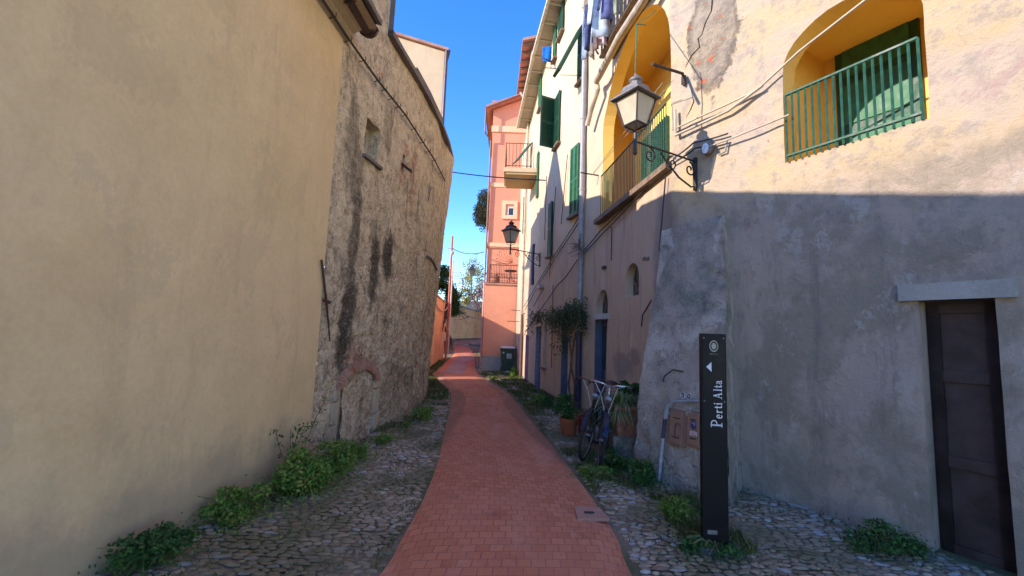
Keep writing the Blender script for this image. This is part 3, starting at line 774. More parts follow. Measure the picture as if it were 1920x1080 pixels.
jamb(dt1, zl - .01, .155, M_bluedoor, rh); jamb(d2b, 2.1, .19, M_bluedoor, rh); M_pbd = plain('pale_blue_jamb_paint', (.2, .21, .3), .5); jamb(d3b, z3 - .01, .14, M_pbd, rh); jamb(d4b, z4, .14, M_purpdoor, rh)
D1 = leaf(SR, 'door', M_bluedoor, dt0, dt1, -.05, zl, -.16, rh, 3)
mb = MB(); slab(mb, SR, dt0 + .12, dt1 - .12, .95, zl - .15, -.158, -.13); mb.build('pane', M_glass, D1)
mb = MB(); p = SR.P(dt0 + .1, 1.0, -.1); mb.tube([p, p + SR.nrm(dt0) * .06, p + SR.nrm(dt0) * .06 + Vector((0, .1, 0))], .012, 6); mb.build('handle', M_iron, D1)
mb = MB(); slab(mb, SR, dt0 - .1, dt1 + .04, zl - .01, zl + .1, -.14, .035); mb.build('lintel', pm('pale_stone_trim', (.42, .38, .33), (.52, .47, .42), sc_=3), rh)
M_shadeglass = M_glass
def fanlight(t0, t1, zb, zt, off, nb_=4):
    mb = MB(); slab(mb, SR, t0 - .01, t1 + .01, zb, zt + .05, off - .04, off - .01); pane = mb
    g = MB(); tcn = (t0 + t1) / 2
    for i in range(1, nb_):
        an = math.pi * i / nb_
        g.tube([SR.P(tcn, zb + .02, off + .01), SR.P(tcn + math.cos(an) * (t1 - t0) * .5, zb + (zt - zb) * math.sin(an), off + .01)], .013, 5)
    g.tube([SR.P(tcn + math.cos(math.pi * i / 12) * (t1 - t0) * .25, zb + (zt - zb) * .5 * math.sin(math.pi * i / 12), off + .012) for i in range(13)], .011, 5)
    f = pane.build('fanlight', M_glass, rh); g.build('glazing_bar', M_wood, f)
leaf(SR, 'door', plain('dark_brown_door_wood', (.06, .04, .038), .6, 0, .35, 5), nda, ndb, -.05, 2.0, -.16, rh, 3)
mb = MB(); slab(mb, SR, nda - .12, ndb + .12, 2.0, 2.14, -.1, .03); mb.build('lintel', M_cement0, rh)
fanlight(dt0, dt1, zl + .1, dtop, -.15)
fanlight(wt0_, wt1_, wzb, wzt, -.14, 5)
leaf(SR, 'door', M_bluedoor, d2a, d2b, -.05, 2.1, -.2, rh)
mb = MB(); slab(mb, SR, d2a, d2b, 2.1, 2.45, -.23, -.19); mb.build('fanlight', M_glass, rh)
leaf(SR, 'door', plain('pale_blue_door_paint', (.2, .21, .3), .5), d3a, d3b, -.05, z3, -.15, rh)
mb = MB(); slab(mb, SR, d3a - .1, d3b + .1, z3, z3 + .1, -.1, .03); mb.build('lintel', M_cream, rh)
mb = MB(); slab(mb, SR, d3a, d3b, z3 + .1, z3 + .4, -.18, -.14); mb.build('fanlight', M_glass, rh)
leaf(SR, 'door', M_purpdoor, d4a, d4b, -.05, z4, -.15, rh)
W3 = MB(); slab(W3, SR, w3a, w3b, w3z, w3t, -.19, -.15); W3 = W3.build('window', M_glass, rh)
mb = MB(); slab(mb, SR, w3a - .08, w3b + .08, w3z - .06, w3z - .005, -.15, .09); mb.build('sill', M_wood, W3)
# louvred shutters lying on the wall
def louvre(name, mat, w_, h):      # local: x across, z up, thickness along y
    mb = MB(); f = .05
    for x in (f / 2, w_ - f / 2): mb.box((x, 0, h / 2), (f, .035, h))
    for z in (f / 2, h / 2, h - f / 2): mb.box((w_ / 2, 0, z), (w_ - 2 * f, .033, f))
    n = int((h - 3 * f) / .052)
    for i in range(n):
        z = f + (i + .5) * (h - 2 * f) / n
        if abs(z - h / 2) < .04: continue
        mb.box((w_ / 2, 0, z), (w_ - 2 * f, .01, .05), M=Matrix.Rotation(R(-38), 3, 'X'))
    return mb.build(name, mat, None, local=True)
def hang(o, parent, P, ang, tilt=0):
    o.parent = parent; o.location = Vector(P) - wloc(parent)
    o.rotation_euler = (tilt, 0, ang)
def wall_ang(t): d = SR.tan(t); return math.atan2(d.y, d.x)
def shutters_on(u0, u1, v0, v1, mat, off=.05, pair=True, sill=True, S=SR, openw=0):
    (tb, zb), (ta, zt) = S.loc(u0, v1), S.loc(u1, v0)
    if ta > tb: ta, tb = tb, ta
    zb = S.loc((u0 + u1) / 2, v1)[1]; zt = S.loc((u0 + u1) / 2, v0)[1]
    h = zt - zb; W = tb - ta; n = 2 if pair else 1
    k = MB(); slab(k, S, ta, tb, zb, zt, -.02, .012); wn = k.build('window', M_dark, rh)
    for i in range(n):
        o = louvre('shutter', mat, W / n - .01, h); t = ta + i * W / n
        a = wall_ang(t + .01); hang(o, wn, S.P(t, zb, off), a, 0)
    if sill:
        k = MB(); slab(k, S, ta - .06, tb + .06, zb - .07, zb - .015, -.01, .11); k.build('sill', M_wood, wn)
    return ta, tb, zb, zt
shutters_on(1071, 1089, 276, 402, M_green)
shutters_on(1029.5, 1038, 382, 478, M_dgreen)
shutters_on(998, 1003, 460, 533, M_purpdoor, sill=False)
shutters_on(1007.5, 1012.5, 290, 368, M_green, sill=False)
shutters_on(982, 985.5, 372, 436, M_green, sill=False)
shutters_on(1012, 1018, 130, 200, M_green, pair=False)
shutters_on(1040, 1046, 30, 108, M_green, pair=False)
shutters_on(1050, 1060, -20, 62, M_dgreen, pair=False)
# big shutter standing open towards the lane
ta, tb, zb, zt = shutters_on(1042, 1053, 180, 270, M_dgreen, pair=False)
hinge = SR.P(tb, zb, .05); far = at(1021, 283, hinge.y - .12)
wn = [o for o in rh.children if o.name.startswith('window')][-1]
dv = Vector((far.x - hinge.x, far.y - hinge.y, 0)); o = louvre('shutter', M_dgreen, min(.75, max(.45, dv.length)), zt - zb)
hang(o, wn, hinge, math.atan2(dv.y, dv.x))
# awning shutter propped out at the bottom
ta, tb, zb, zt = shutters_on(1086, 1099, 55, 150, M_dgreen, pair=False)
wn = [o for o in rh.children if o.name.startswith('window')][-1]
o = louvre('shutter', M_dgreen, tb - ta, zt - zb + .1); a = wall_ang(ta)
o.parent = wn; X_ = SR.tan(ta); Z_ = (SR.nrm(ta) * math.sin(R(25)) - Vector((0, 0, math.cos(R(25))))).normalized(); Y_ = Z_.cross(X_)
o.matrix_local = Matrix.Translation(SR.P(ta, zt, .06) - wloc(wn)) @ Matrix((X_, Y_, Z_)).transposed().to_4x4() @ Matrix.Diagonal((1, 2.2, 1, 1))
mb = MB(); mb.tube([SR.P(ta + .1, zb + .1, .0), SR.P(ta + .1, zb - .02, .6)], .008, 5); mb.build('stay', M_iron, wn)
# loggia ledge, railing and the cables slung under it
mb = MB(); slab(mb, SR, lt1 - .03, lt0 + .12, LZ - .09, LZ, -.25, .13, n=1); mb.build('balcony_ledge', M_wood, rh)
def railing(S, t0, t1, z0, z1, off, n, name, mat, parent, r=.011, rail=.018, flat=False):
    mb = MB()
    for z in (z0 + .06, z1): mb.tube([S.P(t0, z, off), S.P((t0 + t1) / 2, z, off), S.P(t1, z, off)], rail, 6)
    for i in range(n + 1):
        t = t0 + (t1 - t0) * i / n; mb.tube([S.P(t, z0, off), S.P(t, z1, off)], r, 5)
    return mb.build(name, mat, parent)
rz_ = SR.loc(1200, 253, .06)[1]
railing(SR, lt1 + .04, lt0 - .04, LZ, LZ + .92, .05, 40, 'railing', M_rail, rh, .0085, .014)
railing(SR, ntA + .04, ntB - .04, 3.55, 4.3, .03, 17, 'railing', M_rail, rh, .012, .02)
q = N('lattice_material', .6)
mb = MB(); t0_, t1_ = lt1 + .08, lt1 + 1.0; nn = 26
for i in range(nn):
    t = t0_ + (t1_ - t0_) * i / nn; slab(mb, SR, t, t + (t1_ - t0_) / nn * .3, LZ + .03, LZ + .78, .012, .02)
for i in range(22):
    z = LZ + .04 + i * .034; slab(mb, SR, t0_, t1_, z, z + .009, .022, .028)
mb.build('lattice_screen', M_rail, rh)
def wall_line(S, pts, off, sag=0, sub=5):
    out = []
    for (a, b) in zip(pts, pts[1:]):
        pa, pb = S.on(*a, off), S.on(*b, off)
        ta, za = S.loc(*a, off); tb, zb = S.loc(*b, off)
        for j in range(sub):
            f = j / sub; out.append(S.P(ta + (tb - ta) * f, za + (zb - za) * f - sag * 4 * f * (1 - f), off))
    out.append(S.on(*pts[-1], off)); return out
def run(name, lines, mat, r, parent, off=.05, n=6, sag=0):
    for ln in lines:
        mb = MB(); mb.tube(wall_line(SR, ln, off, sag), r, n); mb.build(name, mat, parent)
run('cable', [[(1262, 292), (1232, 322), (1126, 432), (1094, 470), (1060, 520), (1010, 585), (985, 622)], [(1262, 300), (1228, 333), (1128, 440), (1092, 477)],
              [(1365, 250), (1300, 268), (1262, 297)], [(1365, 262), (1303, 278), (1262, 306)], [(1087, 405), (1050, 463), (1010, 527), (982, 575)], [(1090, 410), (1050, 470), (1012, 530), (984, 582)],
              [(1147, 425), (1146, 488)], [(1248, 330), (1236, 470)], [(1064, 290), (1052, 420)], [(1042, 350), (1030, 520)], [(1025, 330), (1021, 450)], [(1020, 540), (1000, 575)], [(1037, 535), (1034, 690)], [(1221, 563), (1205, 590), (1203, 612)]], M_cable, .011, rh, .06, 5, .01)
run('gas_pipe', [[(1365, 195), (1310, 220), (1262, 243)], [(1700, -60), (1500, 95), (1420, 168), (1365, 195)], [(1261, 243), (1260, 200)]], M_bpipe, .014, rh, .07)
run('gas_pipe', [[(1430, 160), (1365, 208), (1312, 233), (1266, 254)], [(1267, 254), (1266, 206)]], M_bpipe, .02, rh, .08)
run('gas_pipe', [[(1480, 215), (1365, 262), (1305, 283)]], M_bpipe, .012, rh, .1)
# upper balcony over the arch: slab edge, railing and its sloping drain
ub = [(1250, -50), (1220, -14), (1195, 22), (1150, 90), (1106, 160)]
ut0, uz0 = SR.loc(1235, -40, .1); ut1, uz1 = SR.loc(1108, 148, .1)
UZ = (uz0 + uz1) / 2
mb = MB(); slab(mb, SR, ut0 - .9, ut1, UZ + .12, UZ + .2, -.1, .42, n=3); 
run('drain_pipe', [[(1228, -40), (1204, 5), (1161, 70), (1118, 152)]], M_bpipe, .07, rh, .24, 12)
run('drain_pipe', [[(1118, 152), (1121, 168), (1108, 207), (1101, 236)]], M_bpipe, .055, rh, .2, 12)
mb = MB()
t_a, z_a = SR.loc(1160, 40, .16); 
ra = wall_line(SR, [(1222, -55), (1190, -2), (1152, 62), (1124, 116)], .3); rb = [p + Vector((0, 0, .1)) for p in ra]
mb.tube(rb, .014, 5); mb.tube([p + Vector((0, 0, .95)) for p in rb], .018, 5)
for i in range(len(rb) - 1):
    for j in range(3):
        p = rb[i].lerp(rb[i + 1], j / 5); mb.tube([p, p + Vector((0, 0, .95))], .011, 5)
mb.build('upper_railing', plain('black_railing_iron', (.03, .028, .03), .6), rh)
mb = MB(); L_ = [p + Vector((0, 0, .0)) for p in ra]
for a_, b_ in zip(L_, L_[1:]): mb.obox(a_ + Vector((.0, 0, .07)), b_ - a_, (.3, 0, 0), (0, 0, .03))
mb.build('upper_balcony_floor', M_wood, rh)
# main downpipe
tp, _ = SR.loc(1089, 480, .08); zp = SR.loc(1085, 625, .08)[1]
mb = MB(); mb.tube([SR.P(tp, zp, .085), SR.P(tp, 9.4, .085)], .062, 12)
for z in (zp + .1, 3.2, 4.9, 6.6, 8.2): mb.tube([SR.P(tp, z, .085), SR.P(tp, z + .05, .085)], .072, 12)
mb.build('downpipe', M_pipe, rh, smooth=False)
mb = MB(); mb.tube([SR.P(tp, 0, .085), SR.P(tp, zp + .03, .085)], .066, 12); mb.build('downpipe_foot', M_dpipe, rh)
t2, _ = SR.loc(979.5, 600, .06)
mb = MB(); mb.tube([SR.P(t2, -.05, .07), SR.P(t2, SR.loc(976, 590, .07)[1], .07)], .05, 8); mb.build('downpipe', plain('brown_pipe_paint', (.14, .07, .06), .6), rh)
t3, z3_ = SR.loc(992, 175, .07)
mb = MB(); e_ = SR.P(t3, z3_, .42); mb.tube([e_, e_ + Vector((.1, 0, -.16)), SR.P(t3, z3_ - .3, .07), SR.P(t3, 1.2, .07)], .045, 8); mb.build('downpipe', M_bpipe, rh)
# eave with boarded soffit and gutter
mb = MB(); gt = MB()
K = 10
tN = SR.loc(1046, -60, .42)[0]
tEn = tE
for i in range(K):
    a_, b_ = tN + (tEn - tN) * i / K, tN + (tEn - tN) * (i + 1) / K
    za, zb = ze_(a_), ze_(b_)
    P = [SR.P(a_, za - .02, -.1), SR.P(b_, zb - .02, -.1), SR.P(b_, zb, .4), SR.P(a_, za, .4)]
    mb.prism(P, (0, 0, .06))
    mb.tube([SR.P(a_ + .03, za - .05, -.05), SR.P(a_ + .03, za - .03, .4)], .03, 4)
mb.build('eave', pm('weathered_eave_boards', (.36, .29, .2), (.46, .38, .27), (.25, .19, .13), sc_=3), rh)
gt.tube([SR.P(tN + (tEn - tN) * i / K, ze_(tN + (tEn - tN) * i / K) + .02, .44) for i in range(K + 1)], .06, 8)
gt.build('gutter', plain('pale_gutter_paint', (.6, .52, .4), .5), rh)
mb = MB()
mb.prism([SR.P(tN, ze_(tN) + .07, .42), SR.P(tEn, ze_(tEn) + .07, .42), (6, 16, ze_(tEn) + 1.3), (6, 8, ze_(tN) + 1.3)], (0, 0, .08)); mb.build('roof', M_tile, rh)
# small fixtures
def px_box(S, u0, u1, v0, v1, o0, o1, name, mat, parent):
    (tb, zb), (ta, zt) = S.loc(u0, v1, o1), S.loc(u1, v0, o1); mb = MB(); slab(mb, S, min(ta, tb), max(ta, tb), zb, zt, o0, o1); return mb.build(name, mat, parent)
px_box(SR, 1204, 1209.5, 481, 488, 0, .02, 'number_plate', M_slate, rh); px_box(SR, 1210.5, 1215.5, 481, 488, 0, .02, 'number_plate', M_slate, rh)
px_box(SR, 1006, 1012, 533, 542, 0, .1, 'junction_box', M_pipe, rh); px_box(SR, 1128, 1132, 498, 505, 0, .06, 'junction_box', M_iron, rh)
def wall_rod(S, u, v, length, name='clothesline_arm', n=1, r=.012, mat=M_iron, parent=rh):
    t, z = S.loc(u, v); mb = MB(); p = S.P(t, z, -.02); mb.tube([p, S.P(t, z, length)], r, 6); return mb.build(name, mat, parent)
wall_rod(SR, 1122, 329, .42, r=.016); wall_rod(SR, 1023, 338, .5); wall_rod(SR, 975, 582, .35); wall_rod(SR, 974, 603, .5)
M_line = plain('washing_line', (.55, .5, .42), .6)
mb = MB(); a_ = SR.on(1112, 325, .3)
for k_, (u, v) in enumerate(((1222, 165), (1262, 150))):
    mb.tube([a_ + Vector((0, .1 * k_, 0)), SR.on(u, v, .35)], .005, 4)
mb.build('washing_line', M_line, rh)
# washing-line bracket on the pier, beside the arch
wb = thing('washing_line_bracket', 'bent iron washing-line arm fixed to the pier right of the yellow arch', 'bracket', SR.on(1282, 158))
mb = MB(); mb.tube([SR.on(1283, 160, .03), SR.on(1280, 138, .06), at(1223, 120, 5.15)], .02, 6); mb.build('arm', M_iron, wb)
mb = MB(); mb.box(SR.on(1282, 150, .02), (.05, .05, .12)); mb.build('wall_plate', M_iron, wb)
for k_, ln in enumerate(([(1337, -30), (1334, 20), (1322, 45), (1316, 66), (1309, 72), (1312, 88), (1297, 104), (1284, 128)], [(1296, 170), (1301, 190), (1294, 207), (1286, 222)])):
    mb = MB(); P_ = [SR.on(u, v, right_disp(*SR.loc(u, v)) + .002) for u, v in ln]; mb.tube(P_, [.003] + [.009 - .002 * k_] * (len(P_) - 2) + [.002], 5); mb.build('crack', M_dark, rh)
# near battered buttress
SBB = [(2.22, 4.42), (1.86, 4.86), (1.5, 5.38)]; SBT = [(2.52, 5.1), (2.3, 5.52), (2.1, 5.98)]
SB = Surf(SBB, SBT, 0, 3.1, -1)
def sb_disp(t, z):
    return noise.fractal(Vector((t * 1.3, z * 1.1, 31)), 1, 2, 4) * .045 + noise.fractal(Vector((t * 7, z * 7, 4)), 1, 2, 4) * (.018 if z > .9 else .045) + .01
top = 3.12
mb = wall_mesh(SB, [(0, -.15), (SB.L, -.15), (SB.L, top), (0, top)], step=.05, disp=sb_disp)
for t, s_ in ((0, 1), (SB.L, -1)):
    n_ = 24
    A_ = [SB.P(t, -.15 + (top + .15) * i / n_, sb_disp(t, -.15 + (top + .15) * i / n_)) for i in range(n_ + 1)]
    back = [Vector((3.1, 5.6, p.z)) if t == 0 else Vector((2.6, 6.6, p.z)) for p in A_]
    mb.add(A_ + back, [((i, i + 1, n_ + 2 + i, n_ + 1 + i) if s_ > 0 else (n_ + 1 + i, n_ + 2 + i, i + 1, i)) for i in range(n_)])
q = N('buttress_render_material', .92, .12)
n1 = q.noise(1.2, 10, .72, dist=.2); n2 = q.noise(6, 9, .78, dist=.15); n3 = q.noise(40, 4, .7); n4 = q.noise(2.2, 9, .7, q.mapping((1, 1, .7), loc=(5, 5, 5)), .6)
c = q.mix(q.ramp(n1, .38, .6), (.28, .245, .19), (.44, .355, .285))
c = q.mix(q.ramp(n4, .53, .57, 0, .8), c, (.55, .46, .38)); c = q.mix(q.ramp(n2, .55, .66, 0, .8), c, (.16, .145, .13))
c = q.mix(q.ramp(n1, .5, .36, 0, .6), c, (.16, .17, .13))
X = q.xyz(); rub = q.ramp(q.math('ADD', X[2], q.math('MULTIPLY', n1, .5)), 1.2, .95)
wv = q.n('ShaderNodeVectorMath', operation='ADD'); wn_ = q.n('ShaderNodeTexNoise'); wn_.inputs['Scale'].default_value = 4; q.l(q.pos(), wn_.inputs['Vector']); wm = q.n('ShaderNodeVectorMath', operation='SCALE'); q.l(wn_.outputs['Color'], wm.inputs[0]); wm.inputs['Scale'].default_value = .35; q.l(q.pos(), wv.inputs[0]); q.l(wm.outputs[0], wv.inputs[1])
ve = q.vor(4.5, 'DISTANCE_TO_EDGE', wv.outputs[0]); c = q.mix(q.math('MULTIPLY', rub, q.ramp(q.math('ADD', ve.outputs[0], q.math('MULTIPLY', n2, .3)), .2, .1)), c, (.16, .14, .12))
c = q.mix(q.ramp(n3, .4, .8, 0, .3), c, (.5, .45, .4)); c = q.mix(q.ramp(n3, .5, .25, 0, .35), c, (.07, .065, .06))
M_but = q.out(c, q.bump(n3, .5, .01, q.bump(n2, .8, .045, q.bump(q.math('MULTIPLY', q.ramp(ve.outputs[0], 0, .16), rub), .35, .03))))
mb.build('buttress', M_but, rh, smooth=True)
# ================================================================ FAR END
def box_house(mb, x0, x1, y0, y1, z0, z1): mb.box(((x0 + x1) / 2, (y0 + y1) / 2, (z0 + z1) / 2), (x1 - x0, y1 - y0, z1 - z0))
M_orange = pm('salmon_orange_plaster', (.66, .27, .165), (.7, .3, .185), (.58, .25, .16), sc_=.6, bump=.12, speck=.03, streak=.35)
M_trim = pm('peach_trim_plaster', (.72, .47, .28), (.76, .52, .33), sc_=1, bump=.1, speck=.03)
M_pinkw = pm('pink_plaster', (.66, .3, .22), (.7, .36, .26), sc_=.7, bump=.12, speck=.03)
M_cement = pm('grey_cement', (.24, .22, .19), (.32, .3, .26), (.18, .16, .13), sc_=2)
M_terra = plain('terracotta', (.42, .14, .07), .8, 0, .3, 9)
oh = thing('house', 'salmon orange house closing the lane, with a railed terrace and cream bands', 'house', (-.5, 19, 0))
xa = at(905, 640, 18.4).x; zt = at(935, 534, 18.4).z; YF = 18.4; YM = 19.9
mb = MB(); box_house(mb, xa, 1.0, YF, 26, .62, zt); mb.build('terrace_wall', M_orange, oh, bevel=.01)
mb = MB(); box_house(mb, xa - .02, 1.0, YF - .03, 25.9, -.1, .62); mb.build('plinth', M_cement, oh)
mb = MB(); box_house(mb, xa - .04, 1.0, YF - .05, YM, zt, zt + .07); mb.build('terrace_edge', M_tile, oh)
xm = at(917, 400, YM).x; zr = at(925, 206, YM).z; zr2 = at(968, 180, YM).z
mb = MB(); mb.prism([(xm, YM, zt), (1.5, YM, zt), (1.5, YM, zr2 + .4), (xm, YM, zr)], (0, 6, 0)); mb.build('wall', M_orange, oh)
mb = MB()
for v0, v1, o in ((237, 248, .05), (343, 351, .03), (456, 463, .05)):
    z0, z1 = at(940, v1, YM).z, at(940, v0, YM).z; mb = MB(); box_house(mb, xm - o, 1.4, YM - o, YM + 5, z0, z1); mb.build('cornice', M_trim, oh)
mb = MB(); z0 = at(940, 465, YM).z; mb.box(((xm + 1.4) / 2, YM - .02, z0), (1.4 - xm + .04, .06, .05)); mb.build('string_course', M_tile, oh)
wx0, wx1 = at(941, 395, YM).x, at(970, 395, YM).x; wz0, wz1 = at(955, 411, YM).z, at(955, 377, YM).z
mb = MB(); e = .17
for a in ((wx0, wx0 + e, wz0, wz1), (wx1 - e, wx1, wz0, wz1), (wx0 + e, wx1 - e, wz0, wz0 + e), (wx0 + e, wx1 - e, wz1 - e, wz1)): mb.box(((a[0] + a[1]) / 2, YM - .02, (a[2] + a[3]) / 2), (a[1] - a[0], .08, a[3] - a[2]))
wn = mb.build('window', M_trim, oh)
mb = MB(); mb.box(((wx0 + wx1) / 2, YM - .004, (wz0 + wz1) / 2), (wx1 - wx0 - 2 * e, .012, wz1 - wz0 - 2 * e)); mb.build('reveal', pm('reveal_plaster', (.5, .3, .2), (.56, .34, .22)), wn)
gx0, gx1, gz0, gz1 = at(953, 397, YM).x, at(964, 397, YM).x, at(958, 405, YM).z, at(958, 390, YM).z
mb = MB(); mb.box(((gx0 + gx1) / 2, YM - .02, (gz0 + gz1) / 2), (gx1 - gx0, .02, gz1 - gz0)); mb.build('pane', M_glass, wn)
mb = MB()
for a in ((gx0 - .02, gx0 + .02), (gx1 - .04, gx1 + .04)): mb.box(((a[0] + a[1]) / 2, YM - .04, (gz0 + gz1) / 2), (a[1] - a[0], .03, gz1 - gz0 + .06))
for z in (gz0, gz1): mb.box(((gx0 + gx1) / 2, YM - .04, z), (gx1 - gx0, .03, .05))
mb.build('frame', plain('white_window_paint', (.7, .68, .62), .5), wn)
mb = MB(); mb.prism([(xm - .35, YM - .3, zr - .1), (1.6, YM - .3, zr2 + .45), (1.6, YM - .3, zr2 + .6), (xm - .35, YM - .3, zr + .06)], (0, 7, 0)); mb.build('roof', M_tile, oh)
mb = MB(); mb.box((at(933, 190, YM + .5).x, YM + .6, zr + .5), (.5, .5, .35)); mb.build('chimney', M_tile, oh)
mb = MB(); mb.tube([(xm - .36, YM - .3, zr - .05), (xm - .36, YM + 5, zr - .05)], .06, 8); mb.tube([(1, YM - .34, zr2 + .3), (xm - .34, YM - .34, zr - .1), (xm - .34, YM - .34, zr - 1.3), (xm - .06, YM - .1, zr - 1.6), (xm - .06, YM - .06, zt + .1)], .04, 8); mb.build('downpipe', plain('brown_gutter_paint', (.2, .1, .08), .5), oh)
mb = MB(); mb.tube([(xa - .05, YF + .25, zt + .1), (xa - .05, YF + .1, .1)], .045, 8); mb.build('downpipe', plain('pink_pipe_paint', (.55, .3, .24), .5), oh)
# terrace railing and the scrolled fan above it
def terr(u, v): return at(u, v, YF + .06)
xr0, xr1 = terr(918, 515).x, .6; zb, zt_ = zt + .1, terr(940, 497).z
mb = MB()
for z in (zb, zt_): mb.tube([(xr0, YF + .06, z), (xr1, YF + .06, z)], .018, 6)
n = 22
for i in range(n + 1):
    x = xr0 + (xr1 - xr0) * i / n; mb.tube([(x, YF + .06, zb), (x, YF + .06, zt_)], .009 if i % 6 else .018, 5)
    if i < n:
        cx = x + (xr1 - xr0) / n / 2; mb.tube([(cx + math.cos(a) * .04 * (1 - a / 14), YF + .06, zb + .3 + math.sin(a) * .1) for a in [j * .6 for j in range(12)]], .007, 4)
        mb.tube([(cx + math.cos(a) * .035, YF + .06, zb + .15 + math.sin(a) * .08) for a in [j * .7 for j in range(9)]], .007, 4)
mb.tube([(xr0, YF + .06, zb), (xr0, YM - .05, zb)], .015, 5); mb.tube([(xr0, YF + .06, zt_), (xr0, YM - .05, zt_)], .015, 5)
mb.build('terrace_railing', M_iron, oh)
fc = terr(961, 493); mb = MB()
for i in range(8):
    an = R(178 - i * 14); L_ = .68 - .015 * abs(i - 3)
    pts = []
    for j in range(10):
        f = j / 9; r_ = L_ * f; a2 = an + .35 * math.sin(f * 3)
        pts.append((fc.x + math.cos(a2) * r_, YF + .06, fc.z + math.sin(a2) * r_ * 1.05))
    e_ = pts[-1]
    pts += [(e_[0] + math.cos(a) * .045 - .045, YF + .06, e_[2] + math.sin(a) * .045) for a in [j * .8 for j in range(1, 7)]]
    mb.tube(pts, .011, 5)
mb.tube([(fc.x - .7, YF + .06, fc.z - .05), (fc.x + .5, YF + .06, fc.z - .05)], .012, 5)
mb.tube([(fc.x - .7, YF + .06, fc.z - .05), (fc.x - .7, YF + .06, zt_)], .01, 5)
mb.build('scroll_panel', plain('rusty_orange_iron', (.3, .11, .06), .7, .2), oh)
pj = thing('terracotta_jar', 'big terracotta jar standing on the orange house terrace behind the railing', 'jar', (at(929, 520, YF + .45).x, YF + .45, zt + .07))
c_ = pj.location
mb = MB(); mb.lathe(c_, [(.0, 0), (.1, 0), (.17, .12), (.19, .24), (.15, .36), (.1, .4), (.13, .44), (.12, .45), (.08, .4)], 18); mb.build('body', M_terra, pj, smooth=True)
mb = MB()
for s_ in (-1, 1): mb = MB(); mb.tube([c_ + Vector((s_ * (.12 + .07 * math.sin(a)), 0, .28 + .1 * -math.cos(a))) for a in [math.pi * j / 8 for j in range(9)]], .014, 5); mb.build('handle', M_terra, pj)
tb_ = thing('garden_table', 'small round dark-topped iron table on the orange house terrace', 'table', (at(957, 520, YF + .5).x, YF + .5, zt + .07))
c_ = tb_.location; th = at(957, 508, YF + .5).z - c_.z
mb = MB(); mb.lathe(c_, [(0, th - .03), (.27, th - .03), (.29, th), (.27, th + .02), (0, th + .03)], 20); mb.build('tabletop', M_iron, tb_)
for k in range(3):
    a = k * 2.1 + .4; mb = MB(); mb.tube([c_ + Vector((math.cos(a) * r_, math.sin(a) * r_, z)) for r_, z in ((.03, th - .03), (.05, th * .6), (.16, th * .3), (.2, 0))], .012, 5); mb.build('leg', M_iron, tb_)
# tall pink house behind the cream row
ph = thing('house', 'tall pink house rising behind the cream row, under a wide brown eave', 'house', (2, 20, 0))
e1, e2 = at(967, 190, 22), at(980, 80, 17.8)
mb = MB(); mb.prism([(e1.x + .45, 22.2, 3), (e2.x + .4, 17.8, 3), (e2.x + 7, 17.8, 3), (e1.x + 7, 22.2, 3)], (0, 0, e1.z - 3)); mb.build('wall', M_pinkw, ph)
mb = MB(); zz = (e1.z + e2.z) / 2
mb.prism([(e1.x, 22.4, zz + .0), (e2.x, 17.4, zz + .0), (e2.x + .9, 17.4, zz + .25), (e1.x + .9, 22.4, zz + .25)], (0, 0, .12)); mb.prism([(e1.x + .9, 22.4, zz + .25), (e2.x + .9, 17.4, zz + .25), (e2.x + 6, 17.4, zz + 1.6), (e1.x + 6, 22.4, zz + 1.6)], (0, 0, .12))
mb.build('roof', M_tile, ph)
for i in range(9):
    mb = MB(); f = i / 8; x, y = e2.x + (e1.x - e2.x) * f, 17.6 + 4.6 * f; mb.obox((x + .02, y, zz - .08), (.5, 0, .1), (0, .07, 0), (0, 0, .08)); mb.build('rafter', M_wood, ph)
# balcony on the cream row over the lane
BY = 14.3
p0, p1 = at(943, 360, BY), at(990, 318, BY)
zs0, zs1 = at(960, 326, BY - .2).z, at(960, 318, BY - .2).z
bx0 = at(944, 345, BY).x; bx1 = SR.P(SR.loc(993, 340)[0], 0).x + .2
mb = MB(); mb.box(((bx0 + bx1) / 2, BY + .35, (zs0 + zs1) / 2), (bx1 - bx0, 1.5, zs1 - zs0)); mb.build('balcony_slab', M_trim, rh, bevel=.01)
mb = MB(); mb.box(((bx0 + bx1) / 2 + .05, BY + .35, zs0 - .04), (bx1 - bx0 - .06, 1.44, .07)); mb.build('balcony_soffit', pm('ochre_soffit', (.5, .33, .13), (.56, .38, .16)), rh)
mb = MB(); y0, y1 = BY - .35, BY + 1.05; zt2 = zs1 + .86
for z in (zs1 + .08, zt2): mb.tube([(bx1 - .2, y0, z), (bx0 + .05, y0, z), (bx0 + .05, y1, z)], .014, 5)
for i in range(9): x = bx0 + .05 + (bx1 - bx0 - .2) * i / 8; mb.tube([(x, y0, zs1), (x, y0, zt2)], .009, 5)
for i in range(12): y = y0 + (y1 - y0) * i / 11; mb.tube([(bx0 + .05, y, zs1), (bx0 + .05, y, zt2)], .009, 5)
mb.build('balcony_railing', M_iron, rh)
o = louvre('shutter', M_dgreen, .5, 1.0); o.parent = rh; p = at(972, 300, 15.2); o.location = p - wloc(rh); o.rotation_euler = (R(35), 0, R(115))
